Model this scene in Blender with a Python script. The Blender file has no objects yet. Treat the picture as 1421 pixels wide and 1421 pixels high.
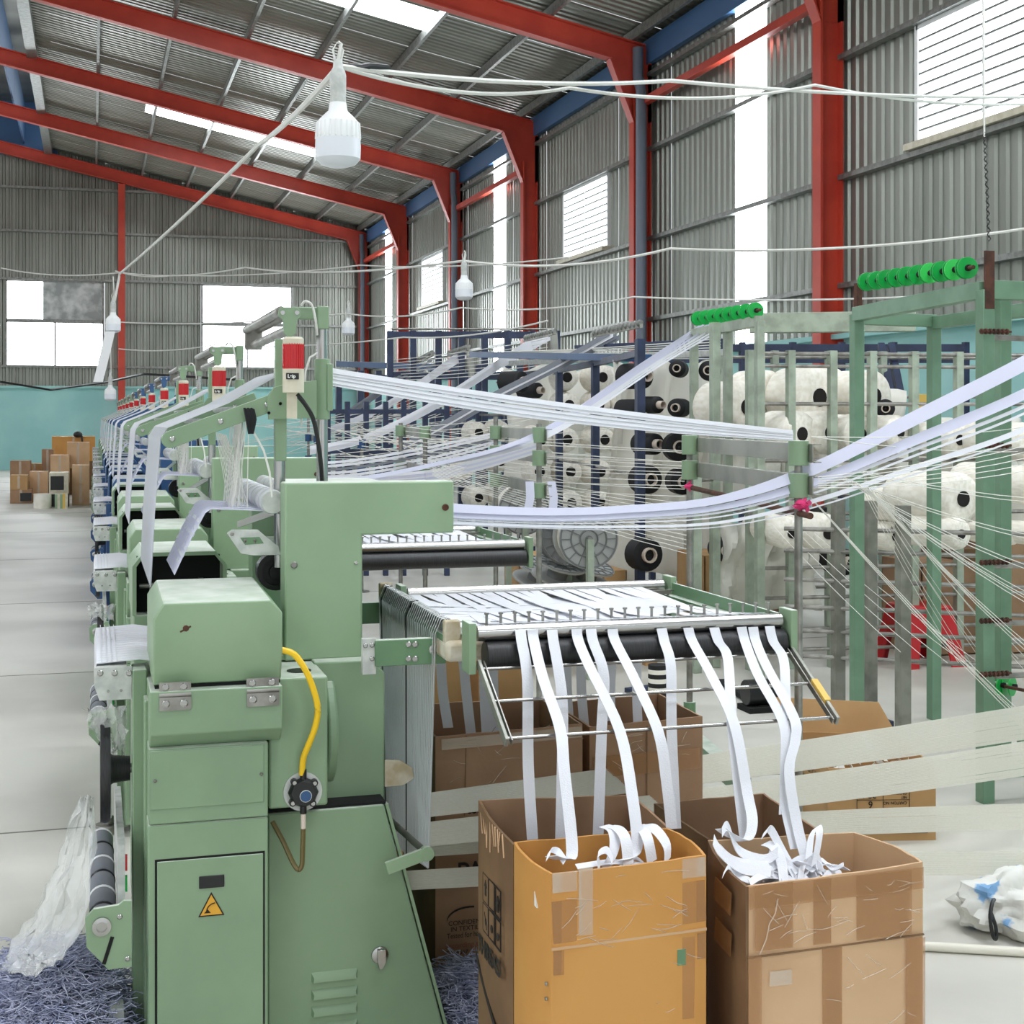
import bpy, bmesh, math, random
from mathutils import Vector, Matrix
R = random.Random(7)
S = bpy.context.scene
COL = S.collection
PI = math.pi

# ------------------------------------------------------------------ camera, sky, exposure
TH = math.atan(582.5 / 2000.0)
ST, CT = math.sin(TH), math.cos(TH)
cd = bpy.data.cameras.new('camera')
cam = bpy.data.objects.new('camera', cd)
COL.objects.link(cam)
cam.location = (0, 0, 1.6)
cam.rotation_euler = (PI / 2, 0, -TH)
cd.sensor_width = 36
cd.lens = 36 * 2000 / 1421
cd.shift_y = -(710.5 - 578) / 1421
cd.clip_start = 0.05
cd.clip_end = 300
S.camera = cam

W = bpy.data.worlds.new('sky')
S.world = W
W.use_nodes = True
bg = W.node_tree.nodes['Background']
bg.inputs[0].default_value = (0.93, 0.97, 1.0, 1)
bg.inputs[1].default_value = 1.25
S.view_settings.view_transform = 'Standard'
S.view_settings.look = 'None'
S.view_settings.gamma = 1
S.view_settings.use_curve_mapping = False
S.view_settings.exposure = -0.1
DAYLIGHT = 15.0        # radiance of the daylit translucent panels


def pt(u, v, zc):      # point seen at (u, v) at distance zc along the view axis
    a = (u - 710.5) / 2000
    b = (578 - v) / 2000
    return Vector(((ST + CT * a) * zc, (CT - ST * a) * zc, 1.6 + b * zc))


def at(u, v, Y):       # point at depth Y along the hall
    a = (u - 710.5) / 2000
    return pt(u, v, Y / (CT - ST * a))


def px(u, Y):
    return at(u, 578, Y).x


def zz(u, v, Y):
    return at(u, v, Y).z


# ------------------------------------------------------------------ materials
def srgb(r, g, b):
    f = lambda c: ((c / 255 + 0.055) / 1.055) ** 2.4 if c > 10 else c / 255 / 12.92
    return (f(r), f(g), f(b), 1)


def mat(name, rgb, rough=0.5, metal=0.0, var=0.0, scale=8.0, rgb2=None, emit=0.0, trans=0.0, bump=0.0, bscale=60, stretch=None, spec=None, lo=.4, hi=.62, top_glare=0.0, glow=0.0):
    m = bpy.data.materials.new(name)
    m.use_nodes = True
    nt = m.node_tree
    p = nt.nodes['Principled BSDF']
    c = srgb(*rgb)
    p.inputs['Base Color'].default_value = c
    p.inputs['Roughness'].default_value = rough
    p.inputs['Metallic'].default_value = metal
    if spec is not None:
        p.inputs['Specular IOR Level'].default_value = spec
    tc = None
    if rgb2 is not None or bump:
        tc = nt.nodes.new('ShaderNodeTexCoord')
        src = tc.outputs['Object']
        if stretch:
            mp = nt.nodes.new('ShaderNodeMapping')
            mp.inputs['Scale'].default_value = stretch
            nt.links.new(src, mp.inputs['Vector'])
            src = mp.outputs[0]
    if rgb2 is not None:
        n = nt.nodes.new('ShaderNodeTexNoise')
        n.inputs['Scale'].default_value = scale
        n.inputs['Detail'].default_value = 5
        nt.links.new(src, n.inputs['Vector'])
        r = nt.nodes.new('ShaderNodeValToRGB')
        r.color_ramp.elements[0].position = lo
        r.color_ramp.elements[1].position = hi
        r.color_ramp.elements[0].color = c
        r.color_ramp.elements[1].color = srgb(*rgb2)
        nt.links.new(n.outputs['Fac'], r.inputs[0])
        nt.links.new(r.outputs[0], p.inputs['Base Color'])
    if bump:
        n2 = nt.nodes.new('ShaderNodeTexNoise')
        n2.inputs['Scale'].default_value = bscale
        nt.links.new(src, n2.inputs['Vector'])
        b = nt.nodes.new('ShaderNodeBump')
        b.inputs['Strength'].default_value = bump
        b.inputs['Distance'].default_value = 0.01
        nt.links.new(n2.outputs['Fac'], b.inputs['Height'])
        nt.links.new(b.outputs[0], p.inputs['Normal'])
    if top_glare:             # overhead glare painted pale into the faces that look up, uneven
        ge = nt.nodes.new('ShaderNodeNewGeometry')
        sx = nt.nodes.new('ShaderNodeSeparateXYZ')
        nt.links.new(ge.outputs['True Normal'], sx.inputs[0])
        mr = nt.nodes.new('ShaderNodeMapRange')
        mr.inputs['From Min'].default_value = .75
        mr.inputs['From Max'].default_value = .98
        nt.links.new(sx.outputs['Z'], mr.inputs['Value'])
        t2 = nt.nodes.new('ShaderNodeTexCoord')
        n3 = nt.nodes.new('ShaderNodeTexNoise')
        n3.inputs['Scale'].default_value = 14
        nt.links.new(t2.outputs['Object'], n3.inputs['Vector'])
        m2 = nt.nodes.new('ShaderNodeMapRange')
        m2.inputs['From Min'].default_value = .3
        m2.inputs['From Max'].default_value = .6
        m2.inputs['To Min'].default_value = top_glare * .55
        m2.inputs['To Max'].default_value = top_glare
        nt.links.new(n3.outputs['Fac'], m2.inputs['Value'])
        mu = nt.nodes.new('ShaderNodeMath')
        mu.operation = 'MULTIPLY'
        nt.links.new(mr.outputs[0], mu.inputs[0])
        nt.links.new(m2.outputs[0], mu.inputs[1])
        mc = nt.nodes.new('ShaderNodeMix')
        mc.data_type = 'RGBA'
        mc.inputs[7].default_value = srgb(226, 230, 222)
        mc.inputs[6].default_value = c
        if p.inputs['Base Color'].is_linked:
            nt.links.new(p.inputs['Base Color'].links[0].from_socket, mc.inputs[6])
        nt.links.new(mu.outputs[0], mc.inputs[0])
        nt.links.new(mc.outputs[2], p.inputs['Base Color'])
    if glow:             # thin yarn lets light through
        out = nt.nodes['Material Output']
        tl = nt.nodes.new('ShaderNodeBsdfTranslucent')
        tl.inputs[0].default_value = srgb(250, 249, 242)
        mx = nt.nodes.new('ShaderNodeMixShader')
        mx.inputs[0].default_value = glow
        nt.links.new(p.outputs[0], mx.inputs[1])
        nt.links.new(tl.outputs[0], mx.inputs[2])
        t = nt.nodes.new('ShaderNodeBsdfTransparent')
        m3 = nt.nodes.new('ShaderNodeMixShader')
        m3.inputs[0].default_value = trans
        nt.links.new(mx.outputs[0], m3.inputs[1])
        nt.links.new(t.outputs[0], m3.inputs[2])
        nt.links.new(m3.outputs[0], out.inputs['Surface'])
        return m
    if emit:
        p.inputs['Emission Color'].default_value = c
        p.inputs['Emission Strength'].default_value = emit
    if trans:
        out = nt.nodes['Material Output']
        t = nt.nodes.new('ShaderNodeBsdfTransparent')
        mx = nt.nodes.new('ShaderNodeMixShader')
        mx.inputs[0].default_value = trans
        nt.links.new(p.outputs[0], mx.inputs[1])
        nt.links.new(t.outputs[0], mx.inputs[2])
        nt.links.new(mx.outputs[0], out.inputs['Surface'])
    return m


m = {}
m['green'] = mat('green machine paint', (136, 162, 130), .42, 0, rgb2=(128, 154, 123), scale=3, top_glare=.8)
m['green2'] = mat('light green machine paint', (146, 172, 138), .42, 0, rgb2=(138, 164, 131), scale=4, top_glare=.8)
m['greend'] = mat('dark green machine paint', (92, 128, 94), .4, 0, rgb2=(102, 138, 102), scale=5, top_glare=.8)
m['greenrack'] = mat('green rack paint', (116, 150, 124), .5, 0, rgb2=(104, 138, 112), scale=6)
m['greyrack'] = mat('pale green rack paint', (164, 176, 158), .5, 0, rgb2=(140, 150, 134), scale=9)
m['blue'] = mat('blue machine paint', (38, 74, 118), .4, 0, rgb2=(48, 86, 130), scale=4, top_glare=.8)
m['navy'] = mat('navy rack paint', (38, 48, 74), .5, 0, rgb2=(50, 62, 92), scale=7)
m['black'] = mat('black plastic', (22, 23, 25), .4)
m['rubber'] = mat('black rubber', (28, 28, 30), .45, 0, rgb2=(46, 46, 48), scale=40, stretch=(20, 1, 1))
m['dark'] = mat('dark gap', (16, 17, 17), .9)
m['steel'] = mat('polished steel', (178, 178, 175), .26, 1.0)
m['steeld'] = mat('worn steel', (164, 162, 156), .42, .8, rgb2=(130, 128, 122), scale=14)
m['galv'] = mat('galvanised profile', (150, 152, 148), .45, .7, rgb2=(126, 128, 124), scale=12)
m['alu'] = mat('aluminium channel', (166, 166, 158), .42, .5, rgb2=(138, 138, 130), scale=4)
m['whitepl'] = mat('white plate', (206, 208, 204), .5, 0, rgb2=(182, 186, 182), scale=30)
m['cream'] = mat('cream plastic', (214, 208, 188), .5, 0, rgb2=(198, 190, 168), scale=12)
m['beigecap'] = mat('worn cream casting', (212, 206, 190), .5, 0, rgb2=(176, 160, 128), scale=14)
m['red'] = mat('red steel paint', (196, 68, 48), .45, 0, rgb2=(182, 58, 42), scale=2)
m['redlens'] = mat('red beacon lens', (196, 24, 30), .2, 0)
m['redpl'] = mat('red plastic', (190, 28, 36), .4)
m['yellow'] = mat('yellow hose', (240, 196, 24), .35)
m['brownhose'] = mat('brown hose', (104, 92, 52), .4)
m['concrete'] = mat('concrete floor', (206, 204, 195), .5, 0, rgb2=(188, 186, 177), scale=.8, bump=.05, bscale=30)
m['joint'] = mat('floor joint', (120, 118, 112), .9)
m['teal'] = mat('teal wall paint', (150, 204, 202), .7, 0, rgb2=(166, 214, 210), scale=.7)
m['clad'] = mat('galvalume sheet', (150, 154, 146), .36, .7, rgb2=(132, 136, 128), scale=1.2, stretch=(1, 1, .25))
m['roof'] = mat('foil backed roof sheet', (142, 143, 133), .38, .65, rgb2=(122, 123, 114), scale=1.5, stretch=(.3, 1, 1))
m['bluesheet'] = mat('blue sheet', (66, 104, 146), .5)
m['day'] = mat('daylit translucent sheet or added fill strip', (244, 250, 255), .5, emit=DAYLIGHT)
m['louvre'] = mat('daylit louvre slat', (236, 244, 250), .5, emit=DAYLIGHT * .3)
m['filmy'] = mat('grey plastic glazing', (150, 156, 154), .25, 0, rgb2=(206, 210, 208), scale=3, bump=.5, bscale=8)
m['pipe'] = mat('grey pvc pipe', (112, 120, 134), .4)
m['whitecable'] = mat('white cable', (214, 214, 208), .5)
m['blackcable'] = mat('black cable', (20, 20, 22), .5)
m['lampw'] = mat('white lamp plastic', (232, 234, 234), .35)
m['lampd'] = mat('lamp diffuser', (222, 226, 232), .4)
m['tape'] = mat('white elastic tape', (222, 223, 229), .7, 0, bump=.12, bscale=300)
m['tapeg'] = mat('grey elastic tape', (118, 122, 130), .7)
m['tapel'] = mat('lavender white tape', (206, 207, 226), .7)
m['yarn'] = mat('white yarn', (232, 231, 224), .8)
m['yarnb'] = mat('cream yarn band', (236, 234, 222), .75, 0, rgb2=(214, 210, 194), scale=60, stretch=(.6, 8, 14))
m['yarnband'] = mat('cream yarn curtain', (246, 245, 238), .75, 0, rgb2=(236, 234, 224), scale=30, stretch=(.6, 8, 14), trans=.33, glow=.45)
m['warpg'] = mat('grey warp', (206, 210, 211), .6)
m['warpd'] = mat('dark warp', (40, 42, 40), .6)
m['waste'] = mat('blue grey yarn waste', (186, 189, 210), .8, 0, rgb2=(140, 146, 174), scale=25)
m['wasteb'] = mat('blue grey waste core', (84, 90, 118), .9, 0, rgb2=(60, 66, 92), scale=30)
m['card'] = mat('brown carton', (164, 130, 100), .75, 0, rgb2=(152, 118, 90), scale=5, bump=.05)
m['cardo'] = mat('orange taped carton', (206, 150, 78), .55, 0, rgb2=(198, 140, 70), scale=3)
m['cardt'] = mat('tan carton', (208, 172, 134), .6, 0, rgb2=(200, 163, 125), scale=4)
m['cardd'] = mat('dark brown carton', (128, 98, 68), .75, 0, rgb2=(112, 84, 58), scale=5)
m['cardg'] = mat('kraft carton', (186, 148, 100), .75, 0, rgb2=(174, 136, 90), scale=5)
m['cardin'] = mat('carton inside', (178, 140, 102), .8)
m['ptape'] = mat('brown packing tape', (190, 142, 96), .22, 0, trans=.62)
m['ptaped'] = mat('dark packing tape', (150, 108, 70), .25, 0, trans=.4)
m['ptapec'] = mat('clear packing tape', (228, 214, 196), .15, 0, trans=.62, spec=.8)
m['ink'] = mat('black print', (40, 34, 30), .8)
m['inkr'] = mat('faded red print', (150, 84, 66), .8)
m['paper'] = mat('white label', (226, 226, 220), .7)
m['gspool'] = mat('green plastic spool', (20, 168, 72), .35, 0)
m['gspool2'] = mat('bright green plastic spool', (58, 208, 92), .4, 0)
m['weather'] = mat('weathered grey post', (140, 140, 130), .6, 0, rgb2=(112, 112, 102), scale=8)
m['rust'] = mat('rusty steel', (96, 62, 48), .8, .2, rgb2=(70, 48, 40), scale=20)
m['bob'] = mat('white yarn package', (240, 236, 226), .8, 0, rgb2=(226, 220, 206), scale=6)
m['bobblack'] = mat('black yarn package', (20, 21, 24), .7)
m['tubew'] = mat('cardboard tube rim', (214, 200, 186), .7)
m['hole'] = mat('tube hole', (18, 12, 10), .9)
m['film'] = mat('clear plastic film', (240, 242, 240), .18, 0, trans=.7, bump=.6, bscale=9, spec=.7)
m['filmw'] = mat('milky plastic wrap', (238, 236, 226), .35, 0, trans=.16, bump=.6, bscale=7)
m['pink'] = mat('pink cloth', (220, 60, 120), .8)
m['reel'] = mat('grey plastic reel', (158, 160, 158), .5)
m['reeld'] = mat('dark grey reel', (112, 114, 114), .5)
m['sack'] = mat('woven sack', (220, 218, 210), .7, 0, rgb2=(186, 184, 176), scale=7, bump=.7, bscale=14)
m['sackb'] = mat('blue sack print', (96, 150, 206), .7)
m['sackblue'] = mat('printed sack', (216, 216, 210), .7, 0, rgb2=(120, 164, 206), scale=9, bump=.6, bscale=14, lo=.54, hi=.58)
m['hose'] = mat('white hose', (226, 222, 208), .5)
m['warn'] = mat('yellow warning', (222, 166, 50), .6)
m['ytape'] = mat('yellow tape', (222, 184, 90), .5)


# ------------------------------------------------------------------ mesh builder
ORG = {}


class MB:
    def __init__(s):
        s.v = []
        s.f = []

    def add(s, vs, fs):
        o = len(s.v)
        s.v += [tuple(p) for p in vs]
        s.f += [tuple(i + o for i in f) for f in fs]
        return s

    def box(s, x0, x1, y0, y1, z0, z1):
        vs = [(x, y, z) for x in (x0, x1) for y in (y0, y1) for z in (z0, z1)]
        return s.add(vs, [(0, 1, 3, 2), (4, 6, 7, 5), (0, 4, 5, 1), (2, 3, 7, 6), (0, 2, 6, 4), (1, 5, 7, 3)])

    def bar(s, p0, p1, w, h=None, up=(0, 0, 1)):      # square bar between two points
        h = h or w
        p0, p1 = Vector(p0), Vector(p1)
        d = (p1 - p0).normalized()
        upv = Vector(up)
        if abs(d.dot(upv)) > .95:
            upv = Vector((0, 1, 0))
        a = d.cross(upv).normalized()
        b = a.cross(d)
        vs = []
        for p in (p0, p1):
            for i, j in ((-1, -1), (1, -1), (1, 1), (-1, 1)):
                vs.append(p + a * (i * w / 2) + b * (j * h / 2))
        return s.add(vs, [(0, 3, 2, 1), (4, 5, 6, 7), (0, 1, 5, 4), (1, 2, 6, 5), (2, 3, 7, 6), (3, 0, 4, 7)])

    def prism(s, poly, axis, lo, hi):
        n = len(poly)
        if axis == 'y':
            mk = lambda a, b, c: (a, c, b)
        elif axis == 'x':
            mk = lambda a, b, c: (c, a, b)
        else:
            mk = lambda a, b, c: (a, b, c)
        vs = [mk(a, b, lo) for a, b in poly] + [mk(a, b, hi) for a, b in poly]
        fs = [tuple(range(n)), tuple(range(2 * n - 1, n - 1, -1))]
        for i in range(n):
            j = (i + 1) % n
            fs.append((i, i + n, j + n, j))
        return s.add(vs, fs)

    def cyl(s, p0, p1, r0, r1=None, n=16, caps=True):
        r1 = r0 if r1 is None else r1
        return s.tube([p0, p1], [r0, r1], n, caps)

    def tube(s, pts, r, n=6, caps=True):
        pts = [Vector(p) for p in pts]
        k = len(pts)
        rs = r if isinstance(r, (list, tuple)) else [r] * k
        vs = []
        ref = None
        for i, p in enumerate(pts):
            d = (pts[min(i + 1, k - 1)] - pts[max(i - 1, 0)]).normalized()
            if ref is None:
                ref = Vector((0, 0, 1)) if abs(d.z) < .9 else Vector((1, 0, 0))
            a = d.cross(ref).normalized()
            b = a.cross(d).normalized()
            for j in range(n):
                t = 2 * PI * j / n
                vs.append(p + a * (math.cos(t) * rs[i]) + b * (math.sin(t) * rs[i]))
        fs = []
        for i in range(k - 1):
            for j in range(n):
                q = (j + 1) % n
                fs.append((i * n + j, i * n + q, (i + 1) * n + q, (i + 1) * n + j))
        if caps:
            fs.append(tuple(range(n - 1, -1, -1)))
            fs.append(tuple(range((k - 1) * n, k * n)))
        return s.add(vs, fs)

    def ribbon(s, pts, wv, t=.0012):           # flat band; wv one width vector, or one per point
        pts = [Vector(p) for p in pts]
        k = len(pts)
        wvs = wv if isinstance(wv, list) else [wv] * k
        vs = []
        for i, p in enumerate(pts):
            d = (pts[min(i + 1, k - 1)] - pts[max(i - 1, 0)]).normalized()
            w = Vector(wvs[i])
            nrm = d.cross(w)
            nrm = nrm.normalized() * (t / 2) if nrm.length > 1e-9 else Vector((0, t / 2, 0))
            h = w / 2
            vs += [p - h - nrm, p + h - nrm, p + h + nrm, p - h + nrm]
        fs = [(0, 1, 2, 3), (k * 4 - 1, k * 4 - 2, k * 4 - 3, k * 4 - 4)]
        for i in range(k - 1):
            o = i * 4
            for a, b in ((0, 1), (1, 2), (2, 3), (3, 0)):
                fs.append((o + a, o + 4 + a, o + 4 + b, o + b))
        return s.add(vs, fs)

    def lathe(s, prof, c, axis='z', n=20):
        c = Vector(c)
        vs = []
        for r, h in prof:
            for j in range(n):
                t = 2 * PI * j / n
                a, b = math.cos(t) * r, math.sin(t) * r
                if axis == 'z':
                    q = (a, b, h)
                elif axis == 'y':
                    q = (a, h, b)
                else:
                    q = (h, a, b)
                vs.append(c + Vector(q))
        k = len(prof)
        fs = []
        for i in range(k - 1):
            for j in range(n):
                q = (j + 1) % n
                fs.append((i * n + j, i * n + q, (i + 1) * n + q, (i + 1) * n + j))
        ring = tuple(prof[0]) == tuple(prof[-1])
        if prof[0][0] > 1e-6 and not ring:
            fs.append(tuple(range(n)))
        if prof[-1][0] > 1e-6 and not ring:
            fs.append(tuple(range(k * n - 1, (k - 1) * n - 1, -1)))
        return s.add(vs, fs)

    def ball(s, c, rx, ry, rz, n=12, k=8):
        prof = []
        vs = []
        for i in range(k + 1):
            t = PI * i / k
            for j in range(n):
                q = 2 * PI * j / n
                vs.append((c[0] + rx * math.sin(t) * math.cos(q), c[1] + ry * math.sin(t) * math.sin(q), c[2] + rz * math.cos(t)))
        fs = [(i * n + j, i * n + (j + 1) % n, (i + 1) * n + (j + 1) % n, (i + 1) * n + j) for i in range(k) for j in range(n)]
        return s.add(vs, fs)

    def mesh(s, name, org=(0, 0, 0), smooth=True):
        me = bpy.data.meshes.new(name)
        ox, oy, oz = org
        me.from_pydata([(a - ox, b - oy, c - oz) for a, b, c in s.v], [], s.f)
        bm = bmesh.new()
        bm.from_mesh(me)
        bmesh.ops.recalc_face_normals(bm, faces=bm.faces)
        bm.to_mesh(me)
        bm.free()
        if smooth:
            me.polygons.foreach_set('use_smooth', [True] * len(me.polygons))
            me.set_sharp_from_angle(angle=math.radians(38))
        return me

    def build(s, name, mt, parent=None, bevel=0, label=None, kind=None, org=None, smooth=True):
        if parent is not None:
            org = ORG[parent.name]
        elif org is None:
            xs = [p[0] for p in s.v]
            ys = [p[1] for p in s.v]
            zs = [p[2] for p in s.v]
            org = ((min(xs) + max(xs)) / 2, (min(ys) + max(ys)) / 2, min(zs))
        me = s.mesh(name, org, smooth)
        me.materials.append(m[mt] if isinstance(mt, str) else mt)
        o = bpy.data.objects.new(name, me)
        COL.objects.link(o)
        if parent is not None:
            o.parent = parent
        else:
            o.location = org
        ORG[o.name] = tuple(org)
        if bevel:
            b = o.modifiers.new('bevel', 'BEVEL')
            b.width = bevel
            b.segments = 2
            b.limit_method = 'ANGLE'
            b.angle_limit = math.radians(40)
        if label:
            o['label'] = label
        if kind:
            o['kind'] = kind
        return o


def tag(o, label, cat, group=None, kind=None):
    o['label'] = label
    o['category'] = cat
    if group:
        o['group'] = group
    if kind:
        o['kind'] = kind
    return o


def root(name, loc, label=None, cat=None, group=None, kind=None):
    o = bpy.data.objects.new(name, None)
    COL.objects.link(o)
    o.empty_display_size = .1
    o.location = loc
    ORG[o.name] = tuple(loc)
    if label:
        tag(o, label, cat, group)
    if kind:
        o['kind'] = kind
    return o


def kids(o, table={}):
    return list(o.children)


def copy_tree(o, parent=None, keep=None):
    c = o.copy()
    COL.objects.link(c)
    if parent is not None:
        c.parent = parent
    for ch in o.children:
        if keep is None or keep(ch):
            copy_tree(ch, c, None)
    return c


def text(s, size, mt, parent, origin, xdir, ydir, name='printed_text', sx=1.0, bold=0.0):
    cu = bpy.data.curves.new('lettering', 'FONT')
    cu.body = s
    cu.size = size
    cu.offset = bold
    ob = bpy.data.objects.new('lettering', cu)
    me = bpy.data.meshes.new_from_object(ob)
    bpy.data.objects.remove(ob)
    xd, yd = Vector(xdir).normalized(), Vector(ydir).normalized()
    zd = xd.cross(yd)
    ox, oy, oz = ORG[parent.name]
    org = Vector(origin) - Vector((ox, oy, oz))
    for v in me.vertices:
        v.co = org + xd * (v.co.x * sx) + yd * v.co.y + zd * .0008
    me.materials.clear()
    me.materials.append(m[mt])
    o = bpy.data.objects.new(name, me)
    COL.objects.link(o)
    o.parent = parent
    ORG[o.name] = ORG[parent.name]
    return o


def smooth(pts, sub=5):
    pts = [Vector(p) for p in pts]
    out = []
    n = len(pts)
    for i in range(n - 1):
        a0, a1, a2, a3 = pts[max(i - 1, 0)], pts[i], pts[i + 1], pts[min(i + 2, n - 1)]
        for k in range(sub):
            s_ = k / sub
            out.append(.5 * ((2 * a1) + (-a0 + a2) * s_ + (2 * a0 - 5 * a1 + 4 * a2 - a3) * s_ ** 2 + (-a0 + 3 * a1 - 3 * a2 + a3) * s_ ** 3))
    out.append(pts[-1])
    return out


def sag(p0, p1, d, n=14):
    p0, p1 = Vector(p0), Vector(p1)
    return [p0.lerp(p1, i / n) - Vector((0, 0, d * 4 * (i / n) * (1 - i / n))) for i in range(n + 1)]

# ------------------------------------------------------------------ the hall
XW = 8.45      # cladding of the side wall
YB = 45.5      # cladding of the end wall
RIDGE = -2.7
EAVE_IN = -1.25     # where the roof sheets stop at the ridge vent
DADO = 2.5
COLS = [15.13 + 6 * k for k in range(-3, 6)]


def zroof(x):
    return 7.55 + .214 * (8.5 - x)


fl = MB().box(-18, 8.6, -9, 45.8, -.2, 0).build('floor', 'concrete', kind='structure', org=(0, 0, 0))
for yy in (1.0, 5.85, 9.4, 13.0, 17.0, 21, 25, 29, 33, 37, 41):
    MB().box(-17.9, 8.2, yy, yy + .012, -.01, .0012).build('joint', 'joint', fl)
for xx in (-4.0, -9.5):
    MB().box(xx, xx + .012, -8.9, 45.2, -.01, .0012).build('joint', 'joint', fl)

PITCH = .19


def corr_profile(n, d=.028):
    out = []
    for i in range(n):
        o = i * PITCH
        out += [(o, 0), (o + .088, 0), (o + .112, d), (o + .166, d)]
    out.append((n * PITCH, 0))
    return out


sheets = {}


def wall_sheet(parent, wall, s0, z0, z1, n=6, j=0, mt='clad'):
    """one corrugated sheet standing on a wall; s0 is where it starts along the wall"""
    key = (wall, round(z0, 3), round(z1, 3), n, mt)
    if key not in sheets:
        b = MB()
        pr = corr_profile(n)
        vs, fs = [], []
        for s_, d in pr:
            for z in (z0, z1):
                vs.append((d, s_, z) if wall == 'x' else (s_, d, z))
        for i in range(len(pr) - 1):
            fs.append((i * 2, i * 2 + 2, i * 2 + 3, i * 2 + 1))
        b.add(vs, fs)
        me = b.mesh('cladding_sheet', smooth=False)
        me.materials.append(m[mt])
        sheets[key] = me
    o = bpy.data.objects.new('light_panel' if mt == 'day' else 'cladding_sheet', sheets[key])
    COL.objects.link(o)
    o.parent = parent
    e = .006 * (j % 2)
    px_, py_, pz_ = ORG[parent.name]
    if wall == 'x':
        o.location = (XW + e - px_, s0 - py_, -pz_)
    else:
        o.location = (s0 - px_, YB + e - py_, -pz_)
    return o


# ---- side wall with columns
wr = MB().box(8.4, 8.62, -9, 45.8, 0, DADO).build('wall_right', 'teal', kind='structure', org=(8.5, 0, 0))
MB().box(8.28, 8.66, -9, 45.7, DADO, DADO + .06).build('ledge', 'teal', wr)
WINY = [(-1.0, 1.4), (11.1, 13.5), (23.05, 25.45), (35.05, 37.45)]
STRIPY = [5.7, 17.7, 29.9, 42.1]
WZ0, WZ1 = 4.52, 5.72
y = -8.9
j = 0
SW = 6 * PITCH
edges = []
cuts = []
for a, b_ in WINY:
    cuts.append((a, b_, 'win'))
for s_ in STRIPY:
    cuts.append((s_ - .52, s_ + .52, 'strip'))
cuts.sort()
y = -8.9
for a, b_, kd in cuts + [(45.5, 46, 'end')]:
    while y < a - .05:
        n = min(6, max(1, int(round((a - y) / PITCH))))
        wall_sheet(wr, 'x', y, DADO, 7.6, n, j)
        y += n * PITCH
        j += 1
    if kd == 'win':
        n = int(round((b_ - a) / PITCH))
        n1 = n // 2
        for q, nn in ((0, n1), (n1, n - n1)):
            wall_sheet(wr, 'x', y + q * PITCH, DADO, WZ0, nn, q)
            wall_sheet(wr, 'x', y + q * PITCH, WZ1, 7.6, nn, q)
        y += n * PITCH
    elif kd == 'strip':
        n = int(round((b_ - a) / PITCH))
        wall_sheet(wr, 'x', y, DADO + .06, 7.3, n, 0, 'day')
        y += n * PITCH
for gz in (3.12, 4.38, 5.78, 6.95):
    for k in range(len(COLS) - 1):
        MB().box(8.33, 8.445, COLS[k] + .08, COLS[k + 1] - .08, gz - .03, gz + .03).build('girt', 'galv', wr)
MB().box(8.34, 8.44, -9, 45.4, 7.12, 7.5).build('eave_flashing', 'bluesheet', wr)
for i, (a, b_) in enumerate(WINY):
    w = root('window_%d' % (i + 1), (XW, (a + b_) / 2, WZ0), kind='structure')
    f = MB()
    f.box(8.40, 8.49, a - .03, a + .03, WZ0 - .03, WZ1 + .03)
    f.box(8.40, 8.49, b_ - .03, b_ + .03, WZ0 - .03, WZ1 + .03)
    f.box(8.40, 8.49, a, b_, WZ1 - .02, WZ1 + .03)
    f.box(8.40, 8.49, (a + b_) / 2 - .012, (a + b_) / 2 + .012, WZ0, WZ1)
    f.build('window_frame', 'lampw', w)
    MB().box(8.28, 8.5, a - .06, b_ + .06, WZ0 - .1, WZ0 - .03).build('window_sill', 'cream', w)
    ns = 10
    for k in range(ns):
        z0 = WZ0 + (WZ1 - WZ0) * k / ns
        z1 = WZ0 + (WZ1 - WZ0) * (k + .86) / ns
        MB().add([(8.43, a, z0), (8.43, b_, z0), (8.48, b_, z1), (8.48, a, z1), (8.436, a, z0 - .004), (8.436, b_, z0 - .004), (8.486, b_, z1 - .004), (8.486, a, z1 - .004)],
                 [(0, 1, 2, 3), (7, 6, 5, 4), (0, 4, 5, 1), (3, 2, 6, 7), (0, 3, 7, 4), (1, 5, 6, 2)]).build('louvre_slat', 'louvre', w)
        MB().bar((8.424, a, z0 - .008), (8.424, b_, z0 - .008), .012, .022).build('louvre_rail', 'galv', w)

# ---- end wall
wb = MB().box(-13.6, 8.5, 45.48, 45.7, 0, DADO).build('wall_back', 'teal', kind='structure', org=(0, 45.5, 0))
MB().box(-13.5, 8.4, 45.36, 45.6, DADO - .05, DADO + .02).build('ledge', 'teal', wb)
BW = [(-8.9, -6.1), (-2.46, .32), (3.26, 6.02)]
x = -13.5
j = 0
for a, b_ in BW + [(8.5, 9)]:
    while x < a - .05:
        n = min(6, max(1, int(round((a - x) / PITCH))))
        zt = zroof(max(x, RIDGE)) if x > RIDGE else 9.9 - .214 * (RIDGE - x)
        wall_sheet(wb, 'y', x, DADO, round(zt - .02, 2), n, j)
        x += n * PITCH
        j += 1
    if a < 8:
        n = int(round((b_ - a) / PITCH))
        n1 = n // 2
        for q, nn in ((0, n1), (n1, n - n1)):
            xq = x + q * PITCH
            zt = zroof(xq) if xq > RIDGE else 9.9 - .214 * (RIDGE - xq)
            wall_sheet(wb, 'y', xq, DADO, 3.14, nn, q)
            wall_sheet(wb, 'y', xq, 5.66, round(zt, 2), nn, q)
        x += n * PITCH
for gz in (3.1, 5.72, 7.15, 8.45):
    x0 = -9 if gz < 8 else max(-9, -12)
    x1 = min(8.3, 8.5 - (gz - 7.3) / .214) if gz > 7.4 else 8.3
    MB().box(x0, x1, 45.34, 45.47, gz - .035, gz + .035).build('girt', 'galv', wb)
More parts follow.
